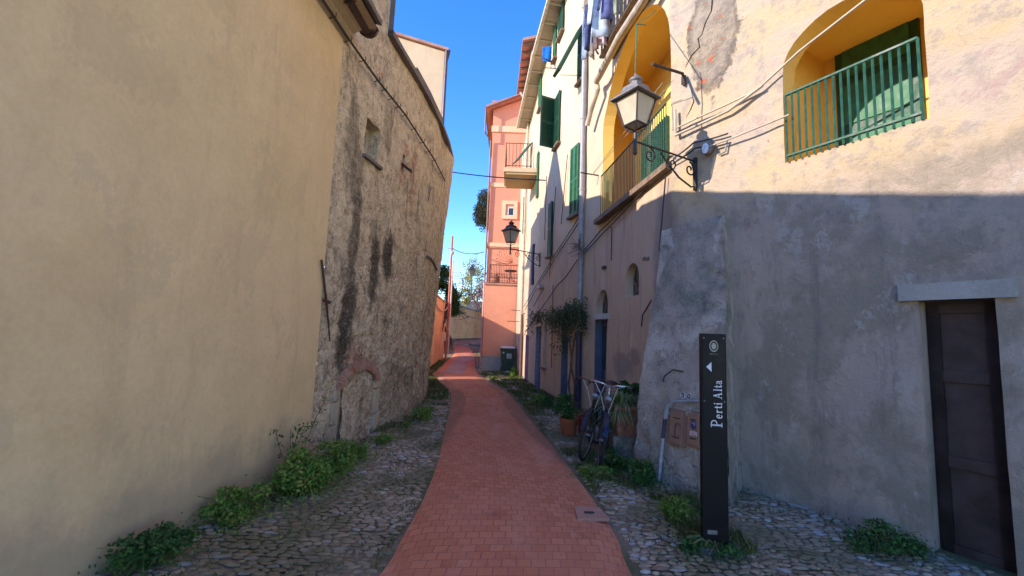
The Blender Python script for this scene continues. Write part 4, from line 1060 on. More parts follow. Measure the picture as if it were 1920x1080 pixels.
# peach tower house, upper left
tw = thing('house', 'tall peach plastered building rising behind the stone house roof at upper left', 'house', (-5, 24, 0))
TY = 22.5
a_, b_ = at(735, 66, TY), at(834, 97, TY)
mb = MB(); mb.prism([(a_.x - 1.2, TY, 1), (b_.x, TY, 1), (b_.x, TY, b_.z), (a_.x - 1.2, TY, a_.z + .35)], (-2.2, 7, 0)); mb.build('wall', pm('peach_plaster', (.6, .42, .26), (.64, .46, .29), (.54, .37, .23), sc_=.5, bump=.1, speck=.03), tw)
mb = MB(); mb.prism([(a_.x - 1.3, TY - .15, a_.z + .4), (b_.x + .22, TY - .15, b_.z + .0), (b_.x + .22, TY - .15, b_.z + .14), (a_.x - 1.3, TY - .15, a_.z + .54)], (-2.2, 7.2, 0)); mb.build('roof', M_tile, tw)
mb = MB(); mb.tube([(b_.x + .12, TY - .08, b_.z), (b_.x + .1, TY - .05, 2)], .09, 8); mb.tube([(b_.x + .24, TY - .1, b_.z - .02), (b_.x + .24 - 2.2, TY + 7, b_.z - .02)], .1, 8); mb.build('downpipe', M_gut, tw)
# low orange garden wall, its iron tie, and the far stone wall
lw = thing('garden_wall', 'streaked orange garden wall left of the path, just past the stone house', 'wall', (-3.1, 19, 0))
wl = Surf([(-3.5, 14.6), (-3.28, 17.5), (LE[-5].x - .12, 21.6)], side=1)
zA, zB = wl.loc(819, 549)[1], wl.loc(848, 575)[1]
WT = .5
q, c, nb = plaster('orange_garden_wall_plaster', (.68, .38, .21), (.76, .46, .26), (.48, .27, .16), sc_=2.2, bump=.6, streak=.8)
c = q.mix(q.ramp(q.noise(3.2, 8, .7, q.mapping((3, 3, .5))), .5, .64, 0, .7), c, (.36, .2, .13))
M_owall = q.out(c, nb)
mb = wall_mesh(wl, [(0, -.2), (wl.L, .05), (wl.L, zB), (wl.S[1], (zA + zB) / 2 + .1), (0, zA + .15)], step=.12, disp=lambda t, z: noise.fractal(Vector((t * 2, z * 2, 50)), 1, 2, 4) * .03)
mb.add([wl.P(wl.L, 0), wl.P(wl.L, zB), wl.P(wl.L, zB, -WT), wl.P(wl.L, 0, -WT)], [(0, 1, 2, 3), (3, 2, 1, 0)])
mb.build('wall', M_owall, lw, smooth=True)
mb = MB()
for (t0, z0), (t1, z1) in (((0, zA + .15), (wl.S[1], (zA + zB) / 2 + .1)), ((wl.S[1], (zA + zB) / 2 + .1), (wl.L, zB))): mb.prism([wl.P(t0, z0, .03), wl.P(t1, z1, .03), wl.P(t1, z1, -WT - .03), wl.P(t0, z0, -WT - .03)], (0, 0, .07))
mb.build('coping', M_cement, lw)
mb = MB(); mb.tube([wl.on(836, 571, .04), wl.on(833, 600, .05), wl.on(830, 622, .04)], [.03, .035, .015], 6); p = wl.on(833, 605, .06); mb.tube([p + Vector((-.03, -.18, 0)), p + Vector((.03, .2, .02))], .028, 6); mb.build('wall_anchor', M_iron, lw)
mb = MB(); pa, pb = wl.on(816, 566, .06), wl.on(842, 572, .06)
mb.tube([pa.lerp(pb, j / 10) + Vector((0, 0, -.35 * 4 * (j / 10) * (1 - j / 10))) for j in range(11)], .025, 6); mb.build('hanging_hose', M_bpipe, lw)
fw = thing('garden_wall', 'rough ochre stone wall curving across the end of the lane beyond the path', 'wall', (-2.5, 30, 1))
FWS = Surf([(-4.6, 24), (-4.35, 27.5), (-3.9, 29.6), (-2.6, 30.6), (.5, 31.2), (4, 31.6)], side=1)
q, c, nb = plaster('ochre_stone_wall', (.82, .36, .13), (.88, .45, .18), (.55, .27, .11), (.45, .24, .11), sc_=2, bump=1.0, streak=.8)
zf = [(FWS.S[0], at(850, 558, 24).z), (FWS.S[2], FWS.loc(852, 572)[1]), (FWS.S[3], FWS.loc(878, 582)[1]), (FWS.S[4], FWS.loc(904, 604)[1] + .3), (FWS.L, 3.2)]
mb = wall_mesh(FWS, [(0, .2), (FWS.L, .2)] + [(t, z) for t, z in reversed(zf)], step=.2, disp=lambda t, z: noise.fractal(Vector((t * 3, z * 3, 50)), 1, 2, 4) * .08)
mb.build('wall', q.out(c, nb), fw, smooth=True)
mb = MB()
for (t0, z0), (t1, z1) in zip(zf, zf[1:]): mb.prism([FWS.P(t0, z0, .05), FWS.P(t1, z1, .05), FWS.P(t1, z1, -.5), FWS.P(t0, z0, -.5)], (0, 0, .1))
mb.build('coping', M_cement, fw)
# white stone step edge across the path
mb = MB(); a_, b_ = ground_at(848, 645, .05), ground_at(879, 648, .05); mb.tube([a_, a_.lerp(b_, .7) + Vector((0, .1, .03)), b_ + Vector((.05, -.5, 0))], .045, 6)
tag(mb.build('kerb', M_cement), kind='structure')
# pole with service cables
up = thing('utility_pole', 'slim red and white pole standing behind the orange garden wall', 'pole', (at(845, 640, 21).x - .3, 21, 0))
PX = 21.0; pt, pb_ = at(848.5, 443, PX), at(841, 575, PX)
dr = (pb_ - pt) / (pt.z - pb_.z)
mb = MB(); mb.tube([pt, pt + dr * (pt.z)], .05, 8); mb.build('pole', plain('red_oxide_paint', (.5, .14, .08), .6, wear=(.6, .5, .42), scale=3), up)
mb = MB(); pq = pt + dr * 1.2 + Vector((.1, -.02, 0)); mb.tube([pq, pq + dr * (pq.z - .5)], .035, 8); mb.build('conduit', plain('white_conduit', (.65, .52, .45), .5), up)
mb = MB(); p = pt + dr * .62; mb.tube([p + Vector((-.2, 0, 0)), p + Vector((.12, 0, 0))], .02, 6); mb.lathe(pt + dr * .85 + Vector((.05, -.05, -.1)), [(.0, 0), (.06, .02), (.09, .1), (.06, .2), (0, .22)], 8); mb.build('insulator', M_bpipe, up)
M_wire = plain('service_wire', (.05, .05, .07), .6)
def wire(label, a, b, sag, r):
    mb = MB(); mb.tube([Vector(a).lerp(Vector(b), j / 16) - Vector((0, 0, sag * 4 * (j / 16) * (1 - j / 16))) for j in range(17)], r, 5)
    tag(mb.build('overhead_cable', M_wire), label, 'cable')
wire('thin cable sagging from the red and white pole towards the orange house', pt + dr * .6, at(908, 472, 19.5), .18, .022)
wire('long dark cable crossing the lane from the stone house to the cream row', SS.on(843, 322, .02), SR.on(1023, 338, .5), .04, .016)

# ---------------------------------------------------------------- foliage
def leaves(mb, pts, size, rn, flat=0., asp=.55):
    for p in pts:
        s_ = size * rn.uniform(.6, 1.35)
        a = Vector((rn.gauss(0, 1), rn.gauss(0, 1), rn.gauss(0, 1) * (1 - flat))).normalized(); b = a.orthogonal().normalized()
        b = (Matrix.Rotation(rn.uniform(0, 6.28), 3, a) @ b); c2 = a.cross(b)
        p = Vector(p)
        mb.add([p - a * s_ * .5, p + b * s_ * asp * .5 + c2 * s_ * .08, p + a * s_ * .5, p - b * s_ * asp * .5 + c2 * s_ * .08], [(0, 1, 2, 3)])
def crown_pts(rn, c, rad, n, clumps=18, cr=.38, hollow=.35):
    c = Vector(c); cs = []
    for _ in range(clumps):
        v = Vector((rn.gauss(0, 1), rn.gauss(0, 1), rn.gauss(0, 1))).normalized() * rn.uniform(hollow, 1) ** .6
        cs.append((Vector((v.x * rad[0], v.y * rad[1], v.z * rad[2])), rn.uniform(.6, 1.25)))
    out = []
    for _ in range(n):
        q_, k = rn.choice(cs); v = Vector((rn.gauss(0, 1), rn.gauss(0, 1), rn.gauss(0, 1))).normalized() * rn.random() ** .4
        out.append(c + q_ * .8 + Vector((v.x * rad[0], v.y * rad[1], v.z * rad[2])) * cr * k)
    return out
L_olive = leafmat('olive_leaves', (.12, .15, .075), (.24, .27, .15))
L_dark = leafmat('dark_leaves', (.03, .085, .022), (.09, .19, .045))
L_green = leafmat('green_leaves', (.07, .17, .025), (.2, .34, .06), (.3, .28, .07))
L_yel = leafmat('autumn_yellow_leaves', (.26, .27, .03), (.5, .42, .06), (.4, .22, .08))
L_pur = leafmat('purple_leaves', (.2, .07, .13), (.36, .16, .2), (.3, .22, .12))
L_spider = leafmat('spider_leaves', (.14, .22, .07), (.34, .4, .18), (.42, .36, .2))
M_bark = plain('bark', (.16, .11, .075), .95, 0, .4, 20, bump=.6)
M_pbark = plain('pale_bark', (.4, .33, .26), .95, 0, .3, 12, bump=.4)
def branches(mb, rn, p, d, L_, r, depth, ends):
    n = 5; pts = [Vector(p)]
    for i in range(n):
        d = (d + Vector((rn.gauss(0, .16), rn.gauss(0, .16), rn.gauss(0, .1)))).normalized(); pts.append(pts[-1] + d * L_ / n)
    mb.tube(pts, [r * (1 - .45 * i / n) for i in range(n + 1)], 6 if depth > 1 else 4)
    ends += pts[2:]
    if depth:
        for k in range(rn.choice((2, 3, 3))):
            i = rn.randint(2, n); nd = (d + Vector((rn.gauss(0, .6), rn.gauss(0, .6), rn.gauss(.1, .45)))).normalized()
            branches(mb, rn, pts[i], nd, L_ * rn.uniform(.55, .8), r * .52, depth - 1, ends)
def tree(label, base, h, crown, mat, n, size, seed, bark=M_bark, cat='tree', r=.12, d0=(0, 0, 1), name='tree', depth=3, clumps=18):
    rn = random.Random(seed); t = thing(name, label, cat, base)
    mb = MB(); ends = []; branches(mb, rn, base, Vector(d0), h, r, depth, ends); mb.build('trunk', bark, t, smooth=True)
    mb = MB(); pts = []
    for c_, rad, k in crown: pts += crown_pts(rn, c_, rad, int(n * k), clumps)
    leaves(mb, pts, size, rn); mb.build('crown', mat, t)
    return t
c_ = at(912, 396, 25); tree('grey green olive tree showing past the left edge of the orange house, above the terrace', (c_.x + .6, 25, gz(25)), 7.2, [(c_ + Vector((.15, 0, 0)), (.95, .95, 1.35), 1), (c_ + Vector((-.2, 0, -.2)), (.6, .6, .9), .3)], L_olive, 9000, .1, 3, depth=2, clumps=34)
c_ = at(832, 528, 27); tree('dense dark green tree behind the low orange wall and the pole', (c_.x, 27, gz(27)), 2.5, [(c_ + Vector((-.3, 0, .1)), (1.1, 1, 1.0), 1), (c_ + Vector((.5, 0, -.9)), (.5, .5, 1.1), .4)], L_dark, 8000, .12, 4, clumps=26)
c_ = at(852, 570, 26.5); tree('ivy clad dark stump bush between the orange wall and the ochre wall', (c_.x, 26.5, gz(26)), 1.4, [(c_, (.35, .4, 1.2), 1)], L_dark, 2500, .1, 5, name='bush', cat='bush', depth=1)
c_ = at(888, 525, 35); tree('autumn tree with thin yellow green leaves over the ochre wall', (c_.x + .4, 35, gz(35)), 3.0, [(c_, (1.1, 1.1, 2.2), 1), (c_ + Vector((-.6, 0, -1.3)), (.7, .7, .9), .35)], L_yel, 2600, .13, 6, depth=3, clumps=30)
c_ = at(868, 545, 39); tree('bare branched tree standing furthest back over the lane end', (c_.x, 39, gz(39)), 3.4, [(c_ + Vector((-.3, 0, .4)), (1.8, 1.3, 2.3), 1)], L_pur, 700, .12, 8, r=.09, depth=4, clumps=36)
c_ = at(897, 560, 33.5); tree('purple flowering climber bush beside the orange house corner', (c_.x + .6, 33.5, gz(33)), 2.6, [(c_, (.8, .8, 1.5), 1)], L_pur, 1500, .11, 9, name='bush', cat='bush', depth=2, clumps=26)
c_ = at(903, 595, 32.4); tree('bright yellow green bush at the foot of the orange house corner', (c_.x + .2, 32.4, gz(32)), 1.2, [(c_, (.6, .5, .8), 1)], L_yel, 1500, .1, 10, name='bush', cat='bush', depth=1)
c_ = at(858, 578, 28.6)
mb = MB(); rn = random.Random(8)
for i in range(46):
    a = rn.uniform(0, 6.28); l_ = rn.uniform(.5, .9); e = rn.uniform(.3, 1.3); d = Vector((math.cos(a) * math.cos(e), math.sin(a) * math.cos(e), math.sin(e))); s_ = d.cross(Vector((0, 0, 1))).normalized() * .035
    b = Vector((c_.x, 28.6, c_.z - .45)); m_ = b + d * l_ * .6; t_ = b + d * l_ + Vector((0, 0, -.12)); mb.add([b - s_, b + s_, m_ + s_ * .8, t_, m_ - s_ * .8], [(0, 1, 2, 3, 4)])
ag = thing('agave_plant', 'pale spiky agave growing on top of the ochre wall beside the pole', 'plant', (c_.x, 28.6, c_.z - .45)); mb.build('leaves', L_spider, ag)
# low wooded hill beyond, glimpsed between the trees
rn = random.Random(44); mb = MB()
for i in range(60):
    x = rn.uniform(-30, 22); leaves(mb, crown_pts(rn, (x, rn.uniform(48, 58), gz(52) - .6), (2.4, 2, 1.6), 170, 8), .42, rn)
tag(mb.build('distant_woodland', L_green), kind='stuff', label='low far off woodland glimpsed past the end of the lane', cat='trees')
# ================================================================ OBJECTS
M_lamp = plain('lamp_iron_paint', (.05, .043, .043), .5, .3, .3, 20)
M_lgrey = plain('grey_lamp_paint', (.19, .175, .17), .5, .2, .3, 12)
q = N('frosted_glass', .25, .6); M_lglass = q.out(q.mix(q.ramp(q.noise(3, 4, .6), .3, .7), (.42, .37, .28), (.56, .5, .38)))
def spiral(c, r0, r1, a0_, a1_, n=16, ax=1):
    return [Vector((c[0] + (r0 + (r1 - r0) * i / n) * math.cos(a0_ + (a1_ - a0_) * i / n), 0, c[1] + (r0 + (r1 - r0) * i / n) * math.sin(a0_ + (a1_ - a0_) * i / n))) for i in range(n + 1)]
def lantern(t, x, z, s_, mat, cap, rot=.12):
    """four sided lantern whose glass bottom sits at height z"""
    Q = Matrix.Rotation(rot, 3, 'Z')
    def sq(w_, zz): return [Vector((x, 0, zz)) + Q @ Vector((a * w_ / 2, b * w_ / 2, 0)) for a, b in ((-1, -1), (1, -1), (1, 1), (-1, 1))]
    zb, zt = z, z + .33 * s_; wb, wt_ = .2 * s_, .34 * s_
    A_, B_ = sq(wb, zb), sq(wt_, zt)
    g = MB(); ai, bi = sq(wb - .02, zb + .005), sq(wt_ - .02, zt)
    g.add(ai + bi, [(i, (i + 1) % 4, 4 + (i + 1) % 4, 4 + i) for i in range(4)] + [(3, 2, 1, 0)]); gl = g.build('glass', M_lglass, t, local=True)
    bl = MB(); bl.lathe((x, 0, zb + .06 * s_), [(0, 0), (.03 * s_, .0), (.035 * s_, .08 * s_), (.02 * s_, .12 * s_), (0, .13 * s_)], 10); bl.build('bulb', plain('bulb_glass', (.6, .58, .52), .2), gl, local=True)
    m = MB()
    for i in range(4): m.tube([A_[i], B_[i]], .011 * s_, 5); m.tube([A_[i], A_[(i + 1) % 4]], .011 * s_, 5); m.tube([B_[i], B_[(i + 1) % 4]], .012 * s_, 5)
    m.build('frame', mat, t, local=True)
    c_ = MB(); C0, C1, C2, C3 = sq(.44 * s_, zt), sq(.43 * s_, zt + .02 * s_), sq(.25 * s_, zt + .1 * s_), sq(.21 * s_, zt + .17 * s_)
    V = C0 + C1 + C2 + C3; c_.add(V, [(k * 4 + i, k * 4 + (i + 1) % 4, k * 4 + 4 + (i + 1) % 4, k * 4 + 4 + i) for k in range(3) for i in range(4)] + [(3, 2, 1, 0), (12, 13, 14, 15)])
    c_.build('cap', cap, t, local=True, bevel=.004)
    c_ = MB(); zz = zt + .17 * s_
    c_.lathe((x, 0, zz), [(.11 * s_, 0), (.085 * s_, .015), (.06 * s_, .04 * s_), (.07 * s_, .055 * s_), (.085 * s_, .065 * s_), (.08 * s_, .09 * s_), (.045 * s_, .12 * s_), (.02 * s_, .13 * s_), (.018 * s_, .16 * s_), (0, .17 * s_)], 16)
    c_.build('chimney', cap, t, local=True, smooth=True)
    m = MB()
    for p in A_: m.tube([p, Vector((x, 0, zb)) + (p - Vector((x, 0, zb))) * .75 + Vector((0, 0, -.05 * s_)), Vector((x, 0, zb - .1 * s_))], .009 * s_, 5)
    m.build('cradle', mat, t, local=True)
def wall_lamp(label, A_, L_, arm, mat, cap, s_=1., group='wall lanterns'):
    d = Vector((L_.x - A_.x, L_.y - A_.y, 0)); ln = d.length
    t = thing('street_lamp', label, 'street lamp', A_, math.atan2(d.y, d.x), group)
    m = MB(); m.tube([(0, 0, 0), (ln, 0, .02)], .014, 6)
    m.tube([Vector(p) for p in spiral((.1, -.13), .1, .02, R(90), R(90 + 470))], .011, 5)
    m.tube([Vector((0, 0, -.02)), Vector((.0, 0, -.34)), Vector((.08, 0, -.36)), Vector((.3, 0, -.28)), Vector((.52, 0, -.12)), Vector((.62, 0, -.02))], .012, 6)
    m.tube(spiral((.42, -.12), .1, .02, R(80), R(80 - 470)), .01, 5)
    m.tube(spiral((ln - .24, -.1), .1, .02, R(90), R(90 + 500)), .01, 5)
    m.tube([(ln, 0, .12), (ln, 0, -.1)], .022, 8); m.lathe((ln, 0, -.16), [(0, 0), (.022, .02), (.026, .045), (.012, .07)], 10)
    m.build('bracket', mat, t, local=True)
    m = MB(); m.box((.0, 0, -.17), (.03, .05, .44)); m.build('wall_plate', mat, t, local=True)
    lantern(t, ln, .22, s_, mat, cap); return t
L1 = at(1191, 268, 5.0); A1 = SR.on(1303, 290, .015); A1.z = L1.z
wall_lamp('large near lantern with grey cap on a scrolled bracket, before the yellow arch', A1, L1, 1, M_lamp, M_lgrey)
L2 = at(957, 468, 12.55); A2 = SR.on(1013, 468, .015); A2.z = L2.z
wall_lamp('smaller farther black lantern on a wall bracket, in front of the salmon house terrace', A2, L2, 1, M_lamp, M_lamp)
t = thing('street_lamp', 'distant pale post lantern among the trees above the ochre wall', 'street lamp', (at(881, 600, 32.5).x, 32.5, gz(32.5)))
p_ = at(881, 519, 32.5); mb = MB(); mb.tube([(0, 0, 0), (0, 0, p_.z - gz(32.5))], .05, 8); mb.build('post', M_bpipe, t, local=True); lantern(t, 0, p_.z - gz(32.5) + .1, 1.3, M_bpipe, plain('pinkish_lamp_cap', (.35, .22, .18), .5))
# upright green rod hanging above the near lantern
t = thing('hanging_rod', 'thin upright green rod above the near lantern cap, crossing the yellow arch', 'rod', at(1190, 162, 5.0))
mb = MB(); mb.tube([at(1190, 165, 5.0), at(1194, 45, 5.0)], .008, 6); mb.build('rod', M_green, t)
mb = MB(); mb.tube([at(1194, 45, 5.0), at(1212, 47, 5.1)], .007, 5); mb.tube([at(1194, 45, 5.0), SR.on(1230, 20, .05)], .006, 5); mb.build('stay', M_green, t)
# round white floodlight box beside the bracket
t = thing('floodlight', 'small grey floodlight with a round white lens on the pier beside the lamp bracket', 'lamp', SR.on(1333, 282))
tt, zz = SR.loc(1333, 282); nn = SR.nrm(tt)
Q = nn.to_track_quat('Z', 'Y').to_matrix()
mb = MB(); mb.lathe(SR.P(tt, zz, .01), [(.0, 0), (.06, 0), (.075, .05), (.07, .1), (0, .1)], 16, Q=Q); mb.build('housing', M_lgrey, t)
mb = MB(); mb.lathe(SR.P(tt, zz, .112), [(.06, -.01), (.062, .004), (.0, .012)], 18, Q=Q @ Matrix.Diagonal((.75, 1.1, 1))); mb.build('lens', plain('white_lens', (.75, .78, .82), .3), t)
mb = MB(); mb.tube([SR.on(1348, 290, .04), SR.on(1360, 284, .05), SR.on(1364, 262, .05)], .012, 6); mb.build('cable', M_pipe, t)

# ---------------------------------------------------------------- laundry
def cloth(mb, pts, wid, rn, thick=.018, ax=Vector((1, 0, 0)), folds=3):
    """hanging cloth strip: pts down the middle, half widths, soft vertical folds"""
    k = 14; rings = []; ph_ = rn.uniform(0, 6)
    dep = Vector((0, 0, 1)).cross(ax).normalized()
    for i, (p, w_) in enumerate(zip(pts, wid)):
        r_ = []
        for j in range(k):
            a = 2 * math.pi * j / k; x = math.cos(a) * w_
            y = math.sin(a) * thick + math.sin(x / max(w_, .01) * folds + ph_ + i * .25) * .022 + rn.uniform(-.004, .004)
            r_.append(Vector(p) + ax * x + dep * y + Vector((0, 0, rn.uniform(-.003, .003))))
        rings.append(r_)
    n = len(rings); V = [v for r_ in rings for v in r_]
    mb.add(V, [(i * k + j, i * k + (j + 1) % k, (i + 1) * k + (j + 1) % k, (i + 1) * k + j) for i in range(n - 1) for j in range(k)] + [tuple(range(k - 1, -1, -1)), tuple((n - 1) * k + j for j in range(k))])
def garment(name, label, cat, u, v0, v1, wpx, y, col, kind, seed):
    rn = random.Random(seed); top, bot = at(u, v0, y), at(u, v1, y); top.z, h = top.z, top.z - bot.z; w_ = wpx * 1.7 / FPX * y / 2
    ax = Vector((math.cos(R(12)), math.sin(R(12)), 0))
    q = N(name + '_fabric', .9, .1); nz_ = q.noise(9, 5, .6); m = q.out(q.mix(q.ramp(nz_, .3, .7), tuple(c * .78 for c in col), tuple(min(1, c * 1.15) for c in col)), q.bump(q.noise(22, 4, .6), .5, .01))
    mb = MB(); S_ = lambda dx, a, b, n=7: [top + ax * dx * (i / (n - 1)) + Vector((0, 0, -h * (a + (b - a) * i / (n - 1)))) for i in range(n)]
    if kind == 'trousers':
        cloth(mb, S_(0, 0, .3, 4), [w_, w_ * 1.02, w_ * 1.05, w_ * 1.0], rn)
        cloth(mb, [p + ax * -w_ * .48 for p in S_(-.02, .25, 1, 8)], [w_ * .55, w_ * .52, w_ * .48, w_ * .45, w_ * .44, w_ * .42, w_ * .4, w_ * .42], rn, folds=2)
        cloth(mb, [p + ax * w_ * .48 for p in S_(.03, .25, .94, 8)], [w_ * .55, w_ * .52, w_ * .48, w_ * .45, w_ * .44, w_ * .42, w_ * .4, w_ * .42], rn, folds=2)
    elif kind == 'shirt':
        cloth(mb, S_(0, 0, .9, 8), [w_ * .9, w_ * .95, w_ * .92, w_ * .9, w_ * .9, w_ * .95, w_, w_ * 1.05], rn)
        cloth(mb, [p + ax * -w_ * 1.0 for p in S_(-.06, .06, .72, 7)], [w_ * .35, w_ * .33, w_ * .3, w_ * .28, w_ * .26, w_ * .24, w_ * .22], rn, folds=1.5)
        cloth(mb, [p + ax * w_ * 1.0 for p in S_(.05, .06, .66, 7)], [w_ * .35, w_ * .33, w_ * .3, w_ * .28, w_ * .26, w_ * .24, w_ * .22], rn, folds=1.5)
    elif kind == 'sock':
        cloth(mb, S_(0, 0, .75, 5), [w_ * .6] * 5, rn, folds=1); cloth(mb, [top + Vector((0, 0, -h * .72)) + ax * w_ * .9 * i / 3 + Vector((0, 0, -h * .07 * i)) for i in range(4)], [w_ * .5, w_ * .45, w_ * .4, w_ * .3], rn, folds=1)
    else: cloth(mb, S_(0, 0, 1, 7), [w_, w_ * .98, w_, w_ * .95, w_, w_ * .92, w_ * .8], rn, folds=3.5)
    o = mb.build(name, m, smooth=True); return tag(o, label, cat, 'washing hung from the upper balcony')
WL = [(1092, 14, 8.35), (1128, -32, 7.8), (1176, -70, 7.3)]
garment('jeans', 'faded pale blue jeans hanging leftmost and lowest of the washing', 'jeans', 1104, 28, 112, 15, 8.15, (.34, .4, .52), 'trousers', 1)
garment('trousers', 'dark navy trousers hanging in front of the pale jeans', 'trousers', 1110, 10, 96, 17, 7.9, (.06, .07, .16), 'trousers', 2)
garment('shirt', 'long light blue shirt, the widest piece of the washing', 'shirt', 1126, -30, 80, 20, 7.7, (.6, .66, .76), 'shirt', 3)
garment('towel', 'short beige cloth bunched at the upper left end of the washing', 'cloth', 1105, -12, 26, 15, 8.3, (.5, .4, .32), 'cloth', 4)
garment('sweater', 'blue violet jumper between the light shirt and the railing', 'jumper', 1141, -35, 44, 17, 7.55, (.13, .14, .3), 'shirt', 5)
garment('shirt', 'lilac grey shirt hanging right of the long light blue shirt', 'shirt', 1142, -10, 66, 15, 7.75, (.42, .38, .48), 'cloth', 6)
garment('sock', 'brown sock dangling below the light blue shirt', 'sock', 1117, 66, 102, 8, 7.8, (.2, .14, .13), 'sock', 7)
garment('sock', 'grey beige sock dangling lowest beside the brown sock', 'sock', 1109, 80, 112, 8, 8.0, (.42, .36, .3), 'sock', 8)
garment('underwear', 'small pink white garment under the lilac shirt', 'underwear', 1132, 60, 84, 14, 7.85, (.7, .55, .62), 'cloth', 9)
garment('shorts', 'patterned green grey shorts, rightmost of the washing', 'shorts', 1160, -6, 26, 12, 7.3, (.3, .32, .22), 'cloth', 10)
t = thing('washing_line', 'twin washing lines carrying the clothes beside the upper balcony', 'washing line', at(*WL[0]))
mb = MB(); mb.tube([at(*p) for p in WL], .006, 4); mb.tube([at(p[0] - 5, p[1] - 2, p[2] + .2) for p in WL], .006, 4); mb.build('line', M_line, t)
mb = MB(); mb.tube([at(*WL[0]), SR.on(1103, 20, .0)], .014, 5); mb.tube([at(*WL[2]), SR.on(1190, -70, .0)], .014, 5); mb.build('arm', M_iron, t)
t = thing('drying_rack', 'small iron drying rack fixed high on the cream wall near the eave', 'rack', SR.on(1040, 122))
mb = MB(); y_ = SR.on(1040, 122).y
mb.tube([SR.on(1043, 118, 0), at(1017, 108, y_ - .2)], .014, 5); mb.tube([SR.on(1043, 128, 0), at(1019, 127, y_ - .2)], .014, 5); mb.tube([at(1033, 114, y_ - .12), at(1033, 128, y_ - .12)], .012, 5); mb.build('rack_frame', M_iron, t)
garment('blue_cloth', 'bright blue cloth hanging on the high drying rack', 'cloth', 1026, 88, 116, 11, y_ - .15, (.02, .16, .6), 'cloth', 12)

# ---------------------------------------------------------------- climbing plant
rn = random.Random(21)
t = thing('climbing_plant', 'leafy climber with twisted stems growing up the shaded wall round the downpipe', 'plant', SR.on(1068, 745))
mb = MB()
for k, path in enumerate(([(1072, 765), (1066, 720), (1072, 680), (1068, 640), (1060, 600), (1050, 575)], [(1076, 765), (1078, 720), (1070, 685), (1076, 640), (1086, 600), (1090, 570)], [(1068, 640), (1048, 600), (1030, 590), (1005, 595), (992, 610)])):
    mb.tube([SR.on(u, v, .09 + .04 * (k == 0)) for u, v in path], [.028, .026, .022, .018, .013, .008][:len(path)], 6)
mb.build('stem', M_bark, t, smooth=True)
mb = MB()
for (u, v, ru, rv, n_) in ((1062, 598, 24, 20, 900), (1045, 590, 18, 14, 500), (1080, 580, 16, 18, 600), (1040, 615, 16, 14, 380), (1058, 632, 14, 26, 420), (1088, 605, 9, 22, 350), (1030, 600, 10, 10, 200), (1003, 598, 9, 14, 200), (992, 620, 5, 16, 160), (1050, 650, 10, 18, 160), (1010, 590, 14, 6, 110)):
    t0_, z0_ = SR.loc(u, v, .15); c0 = SR.P(t0_, z0_, .0); sx, sz = ru / FPX * c0.y, rv / FPX * c0.y
    along = (SR.loc(u - ru, v, .15)[0] - SR.loc(u + ru, v, .15)[0]) / 2
    P_ = [SR.P(t0_ + rn.gauss(0, .5) * along * .85, z0_ + rn.gauss(0, .5) * sz, abs(rn.gauss(.12, .12)) + .02) for _ in range(int(n_ * (1.25 if v < 612 else .45)))]
    leaves(mb, P_, .055, rn)
mb.build('leaves', leafmat('climber_leaves', (.03, .06, .025), (.1, .15, .06), (.2, .12, .08)), t)
t = thing('wall_weed', 'dry twiggy weed sprouting from the downpipe under the balcony ledge', 'weed', SR.on(1088, 462))
mb = MB()
for _ in range(34):
    p = SR.on(1087 + rn.uniform(-4, 6), 464 + rn.uniform(-8, 10), .14); d = Vector((rn.gauss(-.6, .5), rn.gauss(0, .6), rn.gauss(.2, .6))).normalized(); mb.tube([p, p + d * .12 + Vector((0, 0, .02)), p + d * rn.uniform(.16, .3)], .005, 4)
mb.build('twigs', M_bark, t)

